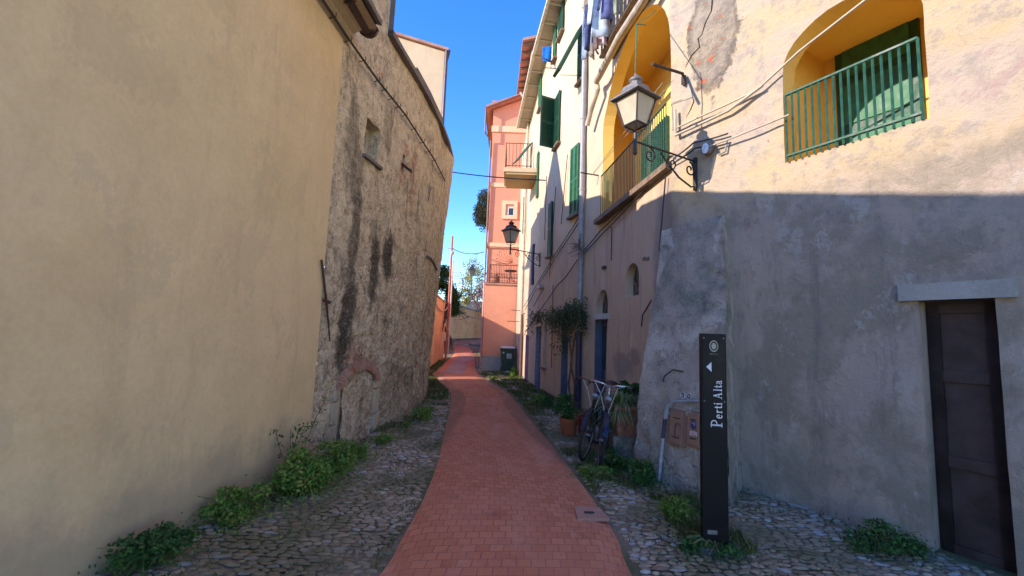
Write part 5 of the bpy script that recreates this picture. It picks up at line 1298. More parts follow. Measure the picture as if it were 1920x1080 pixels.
# ---------------------------------------------------------------- bicycles
M_bframe = plain('dark_blue_bicycle_paint', (.02, .022, .05), .35, .2, .2, 9)
M_bframe2 = plain('black_bicycle_paint', (.018, .017, .02), .4, .2, .2, 9)
M_tyre = plain('tyre_rubber', (.025, .024, .024), .85)
M_chrome = plain('worn_chrome', (.2, .2, .22), .4, .8, .3, 20); M_bright = plain('bright_chrome', (.6, .62, .66), .25, .9, .15, 20)
M_seat = plain('saddle_leather', (.03, .025, .025), .6)
def bicycle(label, front, rear, lean, fm, bars, steer=0.):
    """front wheel at local +x"""
    d = Vector((front[0] - rear[0], front[1] - rear[1], 0)); ang = math.atan2(d.y, d.x)
    t = thing('bicycle', label, 'bicycle', ((front[0] + rear[0]) / 2, (front[1] + rear[1]) / 2, .0), 0, 'bicycles leaning by the blue door')
    t.rotation_euler = (Matrix.Rotation(ang, 3, 'Z') @ Matrix.Rotation(lean, 3, 'X')).to_euler()
    rw = .33; xf, xr = .53, -.53
    def wheel(x, st=0.):
        Q = Matrix.Rotation(st, 3, 'Z'); T_ = lambda v: Vector((x, 0, rw)) + Q @ Vector(v)
        m = MB(); m.tube([T_((math.cos(a) * (rw - .018), 0, math.sin(a) * (rw - .018))) for a in [2 * math.pi * j / 36 for j in range(36)]], .019, 8, closed=True); wh = m.build('wheel', M_tyre, t, local=True, smooth=True)
        m = MB(); m.tube([T_((math.cos(a) * (rw - .042), 0, math.sin(a) * (rw - .042))) for a in [2 * math.pi * j / 36 for j in range(36)]], .011, 6, closed=True)
        m.tube([T_((0, -.045, 0)), T_((0, .045, 0))], .022, 10); m.build('rim', M_chrome, wh, local=True, smooth=True)
        m = MB()
        for j in range(20):
            a = 2 * math.pi * j / 20; m.tube([T_((math.cos(a + .3) * .02, (-1) ** j * .03, math.sin(a + .3) * .02)), T_((math.cos(a) * (rw - .045), 0, math.sin(a) * (rw - .045)))], .0022, 3)
        m.build('spokes', M_chrome, wh, local=True)
        m = MB(); arc = [R(a) for a in range(-5, 200, 12)] if x < 0 else [R(a) for a in range(20, 165, 12)]
        for a, b in zip(arc, arc[1:]):
            r_ = rw + .022; P_ = [T_((math.cos(c_) * r_, s_ * .028, math.sin(c_) * r_)) for c_ in (a, b) for s_ in (-1, 1)]; m.add(P_, [(0, 1, 3, 2)])
        mg = m.build('mudguard', fm, wh, local=True); sm = mg.modifiers.new('thick', 'SOLIDIFY'); sm.thickness = .003
    wheel(xf, steer); wheel(xr)
    bb = Vector((-.1, 0, .28)); st_ = Vector((-.27, 0, .78)); hd = Vector((.32, 0, .82)); hb = Vector((.36, 0, .68)); ax_ = Vector((xr, 0, rw))
    m = MB()
    m.tube([bb, st_], .016, 8); m.tube([bb, hb], .018, 8); m.tube([st_ + (bb - st_) * .25, hd + Vector((.01, 0, -.05))], .015, 8); m.tube([hb, hd], .02, 8)
    for s_ in (-1, 1): m.tube([bb + Vector((0, s_ * .02, 0)), ax_ + Vector((0, s_ * .05, 0))], .009, 6); m.tube([st_ + (bb - st_) * .15, ax_ + Vector((0, s_ * .05, 0))], .008, 6)
    m.build('frame', fm, t, local=True)
    m = MB()
    for s_ in (-1, 1): m.tube([hb + Vector((0, s_ * .02, 0)), Vector((.43, s_ * .05, .5)), Vector((xf, s_ * .05, rw))], .011, 6)
    m.build('fork', fm, t, local=True)
    m = MB(); m.tube([hd, hd + Vector((-.03, 0, .14))], .012, 8); h0 = hd + Vector((-.03, 0, .14))
    for s_ in (-1, 1): m.tube([h0, h0 + Vector((.05, s_ * .1, .04)), h0 + Vector((.02, s_ * .24, .05)), h0 + Vector((-.16, s_ * .28, .01))], .011, 7)
    hbm = m.build('handlebar', bars, t, local=True, smooth=True)
    for s_ in (-1, 1): m = MB(); m.tube([h0 + Vector((-.12, s_ * .272, .02)), h0 + Vector((-.24, s_ * .29, -.01))], .017, 8); m.build('grip', M_seat, hbm, local=True)
    for s_ in (-1, 1): m = MB(); m.tube([h0 + Vector((-.02, s_ * .25, .02)), h0 + Vector((-.1, s_ * .3, -.05))], .006, 5); m.build('brake_lever', M_chrome, hbm, local=True)
    m = MB(); m.tube([h0 + Vector((.0, .2, .04)), h0 + Vector((.14, .1, .02)), hb + Vector((.06, .03, 0)), Vector((.5, .03, .62))], .005, 5); m.tube([h0 + Vector((.0, -.2, .04)), h0 + Vector((.16, -.1, -.08)), hb + Vector((.03, 0, -.08))], .005, 5); m.build('brake_cable', M_line, hbm, local=True)
    m = MB(); c_ = st_ + Vector((-.03, 0, .14)); m.tube([st_, c_], .012, 8); m.build('seat_post', M_chrome, t, local=True)
    m = MB(); V = []; k = 10
    prof = [(-.14, .02, .015), (-.12, .09, .03), (-.04, .085, .035), (.05, .04, .03), (.13, .025, .022), (.15, .01, .01)]
    for x, w_, h_ in prof: V += [c_ + Vector((x, math.cos(2 * math.pi * j / k) * w_, .03 + math.sin(2 * math.pi * j / k) * h_)) for j in range(k)]
    m.add(V, [(i * k + j, i * k + (j + 1) % k, (i + 1) * k + (j + 1) % k, (i + 1) * k + j) for i in range(5) for j in range(k)] + [tuple(range(k)), tuple(5 * k + j for j in range(k))]); m.build('saddle', M_seat, t, local=True, smooth=True)
    m = MB(); m.tube([bb + Vector((0, -.05, 0)), bb + Vector((0, .05, 0))], .03, 10); m.tube([bb + Vector((math.cos(a) * .09, .05, math.sin(a) * .09)) for a in [2 * math.pi * j / 20 for j in range(20)]], .006, 5, closed=True)
    cr_ = m.build('crank', M_chrome, t, local=True)
    for s_, dz_ in ((1, -1), (-1, 1)):
        m = MB(); e_ = bb + Vector((.06 * s_, s_ * .07, dz_ * .15)); m.tube([bb + Vector((0, s_ * .06, 0)), e_], .009, 6); m.box(e_ + Vector((0, s_ * .05, 0)), (.08, .09, .022)); m.build('pedal', M_tyre, cr_, local=True)
    m = MB(); m.lathe(hd + Vector((.09, 0, .0)), [(0, -.01), (.035, 0), (.045, .03), (.0, .045)], 12, Q=Matrix.Rotation(R(90), 3, 'Y')); m.build('headlight', M_chrome, t, local=True)
    m = MB()
    for s_ in (-1, 1): m.tube([Vector((-.3, s_ * .05, .7)), Vector((-.75, s_ * .05, .7))], .006, 5); m.tube([Vector((-.68, s_ * .05, .7)), ax_ + Vector((0, s_ * .05, 0))], .006, 5)
    for i in range(4): x = -.38 - i * .11; m.tube([Vector((x, -.05, .7)), Vector((x, .05, .7))], .006, 5)
    m.build('luggage_rack', M_chrome, t, local=True)
    return t
bicycle('nearer dark blue bicycle with bright chrome handlebar, standing by the terracotta planter', (1.14, 5.5), (1.42, 6.53), R(-7), M_bframe, M_bright, .12)
bicycle('black bicycle behind the dark blue one, nearer the path with brown handlebars', (1.0, 5.78), (1.26, 6.82), R(-9), M_bframe2, plain('brown_handlebar', (.16, .07, .05), .4, .4), -.2)

# ---------------------------------------------------------------- pots and planters
M_pot = plain('orange_pot', (.34, .1, .04), .75, 0, .25, 7); M_pot2 = plain('red_pot', (.3, .06, .04), .7, 0, .25, 7)
M_planter = plain('old_terracotta', (.36, .15, .1), .85, 0, .3, 8, wear=(.42, .3, .24))
def pot(label, c_, r_, h, mat, name='flower_pot'):
    t = thing(name, label, 'flower pot', c_)
    mb = MB(); mb.lathe(c_, [(0, 0), (r_ * .7, 0), (r_ * .95, h * .82), (r_ * 1.04, h * .83), (r_ * 1.06, h), (r_ * .96, h), (r_ * .93, h * .9), (0, h * .88)], 24); mb.build('pot', mat, t, smooth=False)
    mb = MB(); mb.lathe(Vector(c_) + Vector((0, 0, h * .89)), [(r_ * .92, 0), (0, .015)], 16); mb.build('soil', M_soil, t); return t
pc = Vector((1.62, 6.1, .28))
t = thing('pedestal', 'rough grey stone block under the square terracotta planter', 'stone block', (pc.x, pc.y, 0))
mb = MB(); mb.box((pc.x - .02, pc.y, .135), (.34, .3, .29)); mb.build('block', M_but, t, bevel=.02)
t = thing('planter', 'square terracotta planter with moulded front panel, raised on the stone block', 'planter', pc)
mb = MB(); w_, h = .3, .4
def ring_(w_, z): return [pc + Vector((a * w_ / 2, b * w_ / 2, z)) for a, b in ((-1, -1), (1, -1), (1, 1), (-1, 1))]
V = ring_(.26, 0) + ring_(.3, .34) + ring_(.34, .345) + ring_(.345, .4) + ring_(.3, .4) + ring_(.29, .36)
mb.add(V, [(k * 4 + i, k * 4 + (i + 1) % 4, k * 4 + 4 + (i + 1) % 4, k * 4 + 4 + i) for k in range(5) for i in range(4)] + [(3, 2, 1, 0), (20, 21, 22, 23)]); mb.build('box', M_planter, t, bevel=.006)
mb = MB(); y0 = pc.y - .15; mb.tube([(pc.x + math.cos(a) * .07, y0 + .006, pc.z + .17 + math.sin(a) * .09) for a in [2 * math.pi * j / 20 for j in range(20)]], .01, 5, closed=True); mb.tube([(pc.x - .05, y0, pc.z + .12), (pc.x, y0 - .005, pc.z + .2), (pc.x + .05, y0, pc.z + .12)], .012, 5); mb.build('relief', M_planter, t)
def strap(mb, rn, c_, n, L_, w_, up=1.):
    for i in range(n):
        a = rn.uniform(0, 6.283); l_ = L_ * rn.uniform(.6, 1.15); e = rn.uniform(.5, 1.35); pts = []
        d = Vector((math.cos(a), math.sin(a), 0)); p = Vector(c_) + d * rn.uniform(0, .05); s_ = d.cross(Vector((0, 0, 1))) * w_
        k = 6; V = []
        for j in range(k + 1):
            f = j / k; q_ = p + d * l_ * math.cos(e) * f * (1 + f * .5) + Vector((0, 0, l_ * (math.sin(e) * f * up - .75 * f ** 2.4))); V += [q_ - s_ * (1 - f * .9), q_ + s_ * (1 - f * .9)]
        mb.add(V, [(2 * j, 2 * j + 1, 2 * j + 3, 2 * j + 2) for j in range(k)])
rn = random.Random(31)
t = thing('spider_plant', 'spider plant with long arching striped leaves spilling from the square planter', 'plant', pc + Vector((0, 0, .38)))
mb = MB(); strap(mb, rn, pc + Vector((-.03, -.02, .36)), 260, .52, .010, 1.1); strap(mb, rn, pc + Vector((-.12, -.12, .3)), 110, .4, .009, .5); mb.build('leaves', L_spider, t)
t = thing('potted_shrub', 'dark leafy plant behind the spider plant, against the shaded wall', 'plant', pc + Vector((.1, .3, .3)))
mb = MB(); leaves(mb, crown_pts(rn, pc + Vector((.12, .22, .58)), (.2, .16, .16), 700, 12), .055, rn); mb.build('leaves', L_dark, t)
mb = MB()
for i in range(7): mb.tube([pc + Vector((.1, .22, .1)), pc + Vector((.12 + rn.uniform(-.12, .12), .22 + rn.uniform(-.1, .1), .55))], .006, 4)
mb.build('stem', M_bark, t)
pot('small plain terracotta pot on the buttress side of the square planter', Vector((1.86, 6.2, .52)), .1, .2, M_planter)
t = thing('pot_stand', 'small stone shelf holding the plain terracotta pot', 'stone block', (1.88, 6.22, 0)); mb = MB(); mb.box((1.88, 6.22, .26), (.24, .22, .52)); mb.build('block', M_but, t, bevel=.02)
gp = ground_at(1068, 822); gp = Vector((gp.x + .02, gp.y + .25, 0))
pot('bright orange terracotta pot left of the bicycles', gp, .15, .27, M_pot)
pot('dark red pot half hidden behind the black bicycle', gp + Vector((.3, .25, 0)), .15, .3, M_pot2)
t = thing('potted_shrub', 'dark bushy shrub growing from the orange pot left of the bicycles', 'plant', gp + Vector((0, 0, .25)))
mb = MB(); leaves(mb, crown_pts(rn, gp + Vector((-.02, 0, .45)), (.24, .22, .26), 1500, 16), .045, rn); mb.build('leaves', L_dark, t)
mb = MB()
for i in range(8): mb.tube([gp + Vector((0, 0, .22)), gp + Vector((rn.uniform(-.14, .14), rn.uniform(-.14, .14), .5))], .006, 4)
mb.build('stem', M_bark, t)
# ---------------------------------------------------------------- weeds, bushes, grass
def weed(label, u, v, rad, n, size, mat, seed, h=None, name='weed', cat='weed', dx=0, dy=0, base=None, clumps=14):
    rn = random.Random(seed); g_ = ground_at(u, v) if base is None else Vector(base); g_ = g_ + Vector((dx, dy, 0)); t = thing(name, label, cat, g_)
    mb = MB(); P_ = [p for p in crown_pts(rn, g_ + Vector((0, 0, rad[2] * .75)), rad, n, clumps, .4, .2) if p.z > .01]; leaves(mb, P_, size, rn, .2)
    leaves(mb, [g_ + Vector((rn.gauss(0, .75) * rad[0], rn.gauss(0, .75) * rad[1], abs(rn.gauss(0, .35)) * rad[2] + .012)) for _ in range(n // 3)], size * .65, rn, .1)
    strap(mb, rn, g_, max(12, n // 40), rad[2] * 1.9 + .06, .004, 1.1); mb.build('leaves', mat, t)
    mb = MB()
    for i in range(max(5, n // 90)):
        e_ = g_ + Vector((rn.uniform(-.8, .8) * rad[0], rn.uniform(-.8, .8) * rad[1], rad[2] * rn.uniform(.8, 1.7))); mb.tube([g_ + Vector((rn.uniform(-.4, .4) * rad[0], rn.uniform(-.4, .4) * rad[1], 0)), (g_ + e_) / 2 + Vector((0, 0, .06)), e_], .004, 3)
    mb.build('stem', plain('weed_stem', (.16, .15, .06), .8), t); return t
BL = 'bush'
weed('large bright green bush spilling over the cobbles at the foot of the cream wall', 575, 930, (.28, .36, .22), 3000, .042, L_green, 1, name=BL, cat=BL, dx=-.12, dy=.1, clumps=26)
weed('green bush under the cream and stone wall joint, right of the large one', 622, 893, (.26, .34, .22), 2400, .036, L_green, 2, name=BL, cat=BL, dx=-.05, dy=.1, clumps=22)
weed('small leafy clump at the foot of the walled-up brick arch', 672, 862, (.17, .2, .15), 1100, .032, L_green, 3, dx=-.02)
weed('low green clump at the wall foot just past the brick arch', 720, 832, (.15, .18, .1), 900, .03, L_green, 4)
weed('bushy weed where the stone wall meets the cobbles near its far end', 792, 788, (.2, .26, .16), 1100, .036, L_green, 5)
weed('tiny weed between the two clumps on the far stone wall foot', 766, 800, (.08, .1, .06), 260, .028, L_green, 6)
weed('straggly bush against the cream wall at lower left', 470, 985, (.25, .3, .18), 1500, .04, L_green, 7, name=BL, cat=BL, dx=-.2, dy=.1)
weed('low dark green bush at the very left along the cream wall', 250, 1020, (.22, .34, .16), 1500, .04, L_dark, 8, name=BL, cat=BL, base=(-2.3, 3.0, 0))
weed('ivy mound climbing the foot of the grey buttress', 1208, 915, (.15, .14, .2), 1500, .045, L_dark, 9, name=BL, cat=BL, dy=.08)
weed('dark ivy patch under the square planter beside the bicycles', 1160, 890, (.2, .22, .13), 1300, .042, L_dark, 10, dy=.2)
weed('low green ground weeds in front of the bicycle wheels', 1120, 900, (.24, .26, .07), 1500, .035, L_green, 11, dy=.06)
weed('grassy weed clump left of the black sign post', 1275, 985, (.2, .24, .1), 1400, .032, L_green, 12, dx=.05, dy=.2)
weed('dark ivy spreading round the foot of the black sign post', 1325, 1035, (.26, .18, .06), 1600, .038, L_dark, 13, dx=.05, dy=.02)
weed('leafy clump against the wall right of the sign post', 1345, 965, (.16, .2, .13), 900, .036, L_dark, 14, dx=.2, dy=.5)
weed('ragged weeds along the wall foot at the far right', 1600, 1060, (.3, .22, .13), 1200, .036, L_dark, 15, base=(3.0, 3.6, 0))
weed('bushy weed at the shaded wall foot beyond the bins end', 965, 706, (.25, .5, .2), 1500, .05, L_green, 16)
weed('weed clump by the pale blue door of the long house', 1010, 760, (.2, .34, .16), 1100, .045, L_green, 17, dy=.3)
weed('weeds at the foot of the shaded wall by the second blue door', 1028, 762, (.14, .26, .12), 700, .04, L_dark, 18)
# tall thin weed
rn = random.Random(77); g_ = SC.P(SC.L - .55, 0, .1); t = thing('weed', 'tall thin weed with sparse leaves rising in front of the cream wall', 'weed', g_)
mb = MB(); lf = MB()
for k in range(5):
    e_ = g_ + Vector((rn.uniform(-.1, .3), rn.uniform(-.4, .3), rn.uniform(.5, .85))); pts = [g_.lerp(e_, j / 6) + Vector((.03 * math.sin(j), .03 * math.cos(j * 1.3), 0)) for j in range(7)]; mb.tube(pts, .004, 4)
    leaves(lf, [pts[j] + Vector((rn.gauss(0, .03), rn.gauss(0, .03), rn.gauss(0, .02))) for j in range(2, 7) for _ in range(6)], .045, rn)
mb.build('stem', M_bark, t); lf.build('leaves', L_dark, t)
# grass, one stuff mesh
rn = random.Random(9); mb = MB()
def blade(x, y, h):
    z = gz(y); a = rn.uniform(0, 6.28); w_ = .0035 * max(1, y / 6); l = Vector((math.cos(a), math.sin(a), 0)); s_ = Vector((-l.y, l.x, 0)) * w_; b = Vector((x, y, z)); t_ = b + l * h * rn.uniform(.1, .7) + Vector((0, 0, h)); m_ = b.lerp(t_, .5) + Vector((0, 0, h * .12))
    mb.add([b - s_, b + s_, m_ + s_ * .7, t_, m_ - s_ * .7], [(0, 1, 2, 3, 4)])
def patch(n, fx, y0, y1, hh, thr=.0, pw=1.):
    k = 0
    while k < n:
        y = y0 + (y1 - y0) * rn.random() ** pw; a, b = fx(y); x = rn.uniform(a, b); k += 1
        if noise.noise(Vector((x * 2.1, y * 1.7, 3))) + .35 * noise.noise(Vector((x * 9, y * 9, 5))) > thr: blade(x, y, hh * rn.uniform(.4, 1.2))
wR = lambda y: plan_x(RIGHT_PLAN, y)
patch(9000, lambda y: (edge_x(RE, y) + .03, wR(y)), 8.8, 17.8, .09, -.12)
patch(3500, lambda y: (wR(y) - .35, wR(y)), 6.2, 13, .1, -.1)
patch(1500, lambda y: (edge_x(RE, y), edge_x(RE, y) + .12), 2.2, 9, .035, .05)
patch(2200, lambda y: (edge_x(RE, y) + .02, edge_x(RE, y) + .5), 4.6, 6.3, .07, -.15)
patch(2500, lambda y: (1.45, 1.95), 3.4, 4.6, .09, -.1)
patch(4000, lambda y: (plan_x(LEFT_PLAN, y), plan_x(LEFT_PLAN, y) + .35), 3, 10.5, .06, .05)
patch(5500, lambda y: (plan_x(LEFT_PLAN, y), edge_x(LE, y) - .02), 10.3, 20.5, .08, -.25)
patch(9000, lambda y: (plan_x(LEFT_PLAN, y) + .1, edge_x(LE, y) - .03), 1.5, 10, .028, .12)
patch(6000, lambda y: (edge_x(RE, y) + .03, wR(y)), 1.5, 9, .03, .1)
patch(800, lambda y: (edge_x(LE, y) - .06, edge_x(LE, y)), 2, 9, .03, .1)
tag(mb.build('grass', leafmat('grass_blades', (.05, .09, .02), (.17, .2, .06), (.3, .25, .12))), 'short grass growing between cobbles and along the wall feet', 'grass', kind='stuff')
# fallen leaves
for i, (u, v) in enumerate(((930, 798),)):
    p = ground_at(u, v, .034); mb = MB(); mb.add([p + Vector((-.03, -.02, .002)), p + Vector((.0, -.03, .012)), p + Vector((.035, 0, .002)), p + Vector((.01, .03, .01)), p + Vector((-.03, .02, .003))], [(0, 1, 2, 3, 4)])
    o = mb.build('fallen_leaf', plain('dry_leaf', (.6, .45, .22), .8)); sm = o.modifiers.new('t', 'SOLIDIFY'); sm.thickness = .002; tag(o, 'pale dry leaf lying on the middle of the brick path', 'leaf')

# ---------------------------------------------------------------- wheelie bin
by = 17.9; c_ = Vector((at(950.5, 697, by).x, by, gz(by) - .02)); t = thing('wheelie_bin', 'dark green wheelie bin with a pale lid beside the salmon house plinth', 'bin', c_)
def rg(w_, d_, z, dy=0): return [c_ + Vector((a * w_ / 2, b * d_ / 2 + dy, z)) for a, b in ((-1, -1), (1, -1), (1, 1), (-1, 1))]
mb = MB(); V = rg(.44, .46, .05) + rg(.56, .6, .92) + rg(.62, .66, .93) + rg(.62, .66, .98); mb.add(V, [(k * 4 + i, k * 4 + (i + 1) % 4, k * 4 + 4 + (i + 1) % 4, k * 4 + 4 + i) for k in range(3) for i in range(4)] + [(3, 2, 1, 0), (12, 13, 14, 15)]); mb.build('body', plain('green_bin_plastic', (.025, .05, .035), .5), t, bevel=.012)
mb = MB(); V = rg(.63, .68, .985) + rg(.62, .66, 1.02) + rg(.45, .48, 1.06); mb.add(V, [(k * 4 + i, k * 4 + (i + 1) % 4, k * 4 + 4 + (i + 1) % 4, k * 4 + 4 + i) for k in range(2) for i in range(4)] + [(3, 2, 1, 0), (8, 9, 10, 11)])
lid = mb.build('lid', plain('pale_lid_plastic', (.5, .48, .46), .5), t, bevel=.01); mb = MB(); mb.tube([c_ + Vector((-.2, .38, 1.0)), c_ + Vector((.2, .38, 1.0))], .018, 8); mb.build('handle', M_tyre, lid)
for s_ in (-1, 1): mb = MB(); mb.lathe(c_ + Vector((s_ * .24 - .03, .26, .1)), [(0, 0), (.1, 0), (.1, .06), (0, .06)], 16, Q=Matrix.Rotation(R(90), 3, 'Y')); mb.build('wheel', M_tyre, t)
mb = MB(); mb.obox(c_ + Vector((-.03, -.306, .58)), (.2, 0, 0), (0, .03, .0), (0, -.022, .2)); mb.build('sticker', plain('pale_sticker', (.35, .4, .36), .5, var=.5, scale=30), t)
mb = MB(); mb.obox(c_ + Vector((-.2, -.312, .78)), (.07, 0, 0), (0, .03, .0), (0, -.007, .06)); mb.build('sticker', plain('white_sticker', (.6, .6, .6), .5), t)
t = thing('loose_stone', 'pale broken stone lying at the foot of the wheelie bin', 'stone', c_ + Vector((.0, -.4, 0))); mb = MB(); mb.lathe(c_ + Vector((.02, -.42, 0)), [(0, 0), (.12, .0), (.13, .05), (.07, .1), (0, .12)], 7); mb.build('stone', M_cement, t)

# ---------------------------------------------------------------- utility cabinets, pipe and number tile on the buttress
M_cab = plain('brown_cabinet_paint', (.27, .15, .1), .6, .1, .15, 6)
def cabinet(label, u0, u1, v0, v1):
    (ta, za), (tb, zb) = SB.loc(u1, v1, .03), SB.loc(u0, v0, .03); t = thing('utility_cabinet', label, 'cabinet', SB.P((ta + tb) / 2, za, 0), 0, 'meter cabinets on the buttress')
    mb = MB(); slab(mb, SB, ta, tb, za, zb, -.02, .035); mb.build('frame', M_cab, t, bevel=.004)
    mb = MB(); slab(mb, SB, ta + .025, tb - .025, za + .025, zb - .025, .035, .046); d = mb.build('door', plain('brown_door_paint', (.3, .17, .115), .55, .1, .15, 6), t, bevel=.003)
    mb = MB()
    for z in (za + .09, zb - .09):
        for i in range(4): x = ta + .06 + (tb - ta - .12) * i / 3; slab(mb, SB, x - .006, x + .006, z - .006, z + .006, .046, .05)
    mb.build('vents', M_dark, d)
    mb = MB(); slab(mb, SB, ta + .04, ta + .052, (za + zb) / 2 - .02, (za + zb) / 2 + .02, .046, .056); mb.build('lock', M_chrome, d); return ta, tb, za, zb, d
c1 = cabinet('left brown meter cabinet, with a brown graffiti hook on its door', 1256, 1284, 765, 840)
c2 = cabinet('right brown meter cabinet, with a purple round sticker and a small label', 1287, 1316, 768, 843)
mb = MB(); mb.tube([SB.on(1265, 822, .048), SB.on(1266, 800, .048), SB.on(1269, 793, .048), SB.on(1275, 797, .048)], .005, 5); mb.build('graffiti', plain('dark_brown_ink', (.07, .035, .025), .6), c1[4])
tq, zq = SB.loc(1300, 797, .048); mb = MB(); mb.prism([SB.P(tq + math.cos(a) * .028, zq + math.sin(a) * .042, .047) for a in [2 * math.pi * j / 18 for j in range(18)]], SB.nrm(tq) * .003); st = mb.build('sticker', plain('purple_sticker', (.05, .035, .12), .4), c2[4])
mb = MB(); mb.tube([SB.P(tq + .014 * math.cos(a), zq + .018 * math.sin(a) + .006, .051) for a in [R(k * 30) for k in range(9)]], .004, 4); mb.build('emblem', plain('pale_violet_ink', (.4, .35, .55), .5), st)
tq, zq = SB.loc(1300, 813, .048); mb = MB(); slab(mb, SB, tq - .036, tq + .036, zq - .022, zq + .022, .047, .05); st = mb.build('sticker', plain('label_paper', (.62, .5, .48), .6), c2[4])
mb = MB()
for i in range(4): slab(mb, SB, tq - .028, tq + .026 - .01 * (i % 2), zq + .011 - i * .009, zq + .014 - i * .009, .05, .052)
mb.build('print', plain('red_print', (.45, .08, .08), .6), st)
t = thing('number_tile', 'pair of little oval tiles reading 30 above the brown meter cabinets', 'house number', SB.on(1286, 742))
tq, zq = SB.loc(1286, 742, .02)
DIG = {'3': [[(.1, .85), (.35, 1), (.7, .95), (.8, .75), (.65, .55), (.4, .52)], [(.65, .52), (.85, .3), (.7, .05), (.35, 0), (.08, .15)]], '0': [[(.5 + .4 * math.cos(a), .5 + .5 * math.sin(a)) for a in [2 * math.pi * j / 14 for j in range(15)]]]}
for k, ch in ((.034, '3'), (-.034, '0')):
    mb = MB(); mb.prism([SB.P(tq + k + math.cos(a) * .03, zq + math.sin(a) * .04, .008) for a in [2 * math.pi * j / 18 for j in range(18)]], SB.nrm(tq) * .012); tl = mb.build('tile', plain('grey_white_tile', (.45, .43, .42), .4), t)
    mb = MB()
    for s_ in DIG[ch]: mb.tube([SB.P(tq + k + .016 - x * .032, zq - .022 + y * .044, .023) for x, y in s_], .0045, 4)
    mb.build('digit', M_dark, tl)
t = thing('meter_pipe', 'grey conduit bending round the brown meter cabinets down to the ground', 'pipe', SB.on(1236, 905))
mb = MB(); mb.tube([SB.on(1330, 752, .05), SB.on(1290, 752, .05), SB.on(1262, 753, .06), SB.on(1254, 762, .06)], .018, 8); mb.build('upper_pipe', M_pipe, t)
mb = MB(); mb.tube([SB.on(1254, 757, .07), SB.on(1249, 768, .07), SB.on(1247, 785, .06)], .032, 10); mb.tube([SB.on(1246, 775, .06), SB.on(1256, 775, .05)], .026, 8); mb.build('elbow', M_pipe, t)
mb = MB(); mb.tube([SB.on(1247, 780, .06), SB.on(1243, 822, .06)], .02, 8); mb.build('dark_sleeve', M_dpipe, t)
mb = MB(); mb.tube([SB.on(1243, 820, .06), SB.on(1234, 915, .06)], .019, 8); mb.build('lower_pipe', plain('pale_grey_pipe', (.36, .35, .38), .5), t)
mb = MB(); mb.tube([SB.on(1243, 716, .03), SB.on(1246, 705, .03), SB.on(1262, 693, .03), SB.on(1280, 697, .03)], .008, 6); tag(mb.build('loose_cable', M_cable), 'short dark cable hooked over the buttress above the number tiles', 'cable')
px_box(SR, 1283, 1287, 474, 497, .0, .03, 'white_marker_strip', plain('white_strip', (.5, .5, .5), .5), rh)

# ---------------------------------------------------------------- sign post
sp = at(1340, 1005, 3.5); sp.z = 0; M_sign = plain('black_sign_metal', (.009, .008, .01), .5, .1, .25, 6, spec=.2)
t = thing('sign_post', 'tall black metal street totem lettered Perti Alta at the right edge of the lane', 'sign', sp)
hS = at(1340, 626, 3.5).z; wS = .19
ang = R(-8); sx_ = Vector((math.cos(ang), math.sin(ang), 0)); ny = Vector((sx_.y, -sx_.x, 0))
def SG(x, z, o): return sp + sx_ * x + Vector((0, 0, z)) + ny * (o)
mb = MB(); mb.obox(SG(-wS / 2, .06, .03), sx_ * wS, ny * -.06, (0, 0, hS - .06)); mb.build('panel', M_sign, t, bevel=.003)
mb = MB(); mb.obox(SG(-wS / 2 + .012, .55 * hS, .0301), sx_ * (wS - .024), ny * .004, (0, 0, .45 * hS - .012)); fp = mb.build('face_plate', plain('satin_black_plate', (.01, .009, .011), .5, .0, .2, 5, spec=.2), t)
mb = MB(); mb.obox(SG(-.15, .0, .1), sx_ * .32, ny * -.2, (0, 0, .055)); mb.build('base_plate', plain('grey_base_steel', (.1, .1, .12), .5, .4), t, bevel=.004)
for x in (-1, 1):
    for z in (hS - .035, hS - .53): mb = MB(); mb.lathe(SG(x * (wS / 2 - .02), z, .034), [(0, .003), (.005, .002), (.006, 0)], 10, Q=ny.to_track_quat('Z', 'Y').to_matrix()); mb.build('screw', M_chrome, t)
M_ink = plain('white_sign_ink', (.72, .7, .74), .5)
ar = lambda cx, cy, rx, ry, a, b, n=10: [(cx + rx * math.cos(R(a + (b - a) * i / n)), cy + ry * math.sin(R(a + (b - a) * i / n))) for i in range(n + 1)]
W_ = .15
GL = {'P': (.72, [([(.2, 0), (.2, 1)], W_), ([(.02, .03), (.42, .03)], .06), ([(.02, .97), (.3, .97)], .06), ([(.2, .96)] + ar(.35, .72, .27, .24, 90, -90) + [(.2, .48)], .09)]),
      'e': (.56, [([(.08, .36), (.48, .36)], .07), (ar(.28, .32, .2, .3, 5, 315, 14), .11)]),
      'r': (.5, [([(.18, 0), (.18, .62)], .12), ([(.04, .03), (.34, .03)], .05), ([(.06, .6), (.2, .6)], .05), ([(.2, .45), (.3, .6), (.44, .56)], .1)]),
      't': (.42, [([(.2, .85), (.2, .12), (.28, .03), (.38, .08)], .12), ([(.04, .6), (.38, .6)], .06)]),
      'i': (.36, [([(.18, 0), (.18, .62)], .12), ([(.04, .03), (.32, .03)], .05), ([(.06, .6), (.2, .6)], .05), ([(.18, .82), (.18, .94)], .13)]),
      'A': (.82, [([(.12, 0), (.38, 1)], .06), ([(.38, 1), (.66, 0)], .14), ([(.22, .36), (.54, .36)], .06), ([(.0, .03), (.24, .03)], .05), ([(.52, .03), (.8, .03)], .05)]),
      'l': (.36, [([(.18, 0), (.18, 1)], .12), ([(.04, .03), (.32, .03)], .05), ([(.06, .98), (.2, .98)], .05)]),
      'a': (.56, [(ar(.24, .17, .16, .16, 60, 330, 12), .09), ([(.1, .52), (.24, .62), (.38, .52), (.38, .08), (.5, .04)], .1)]), ' ': (.34, [])}
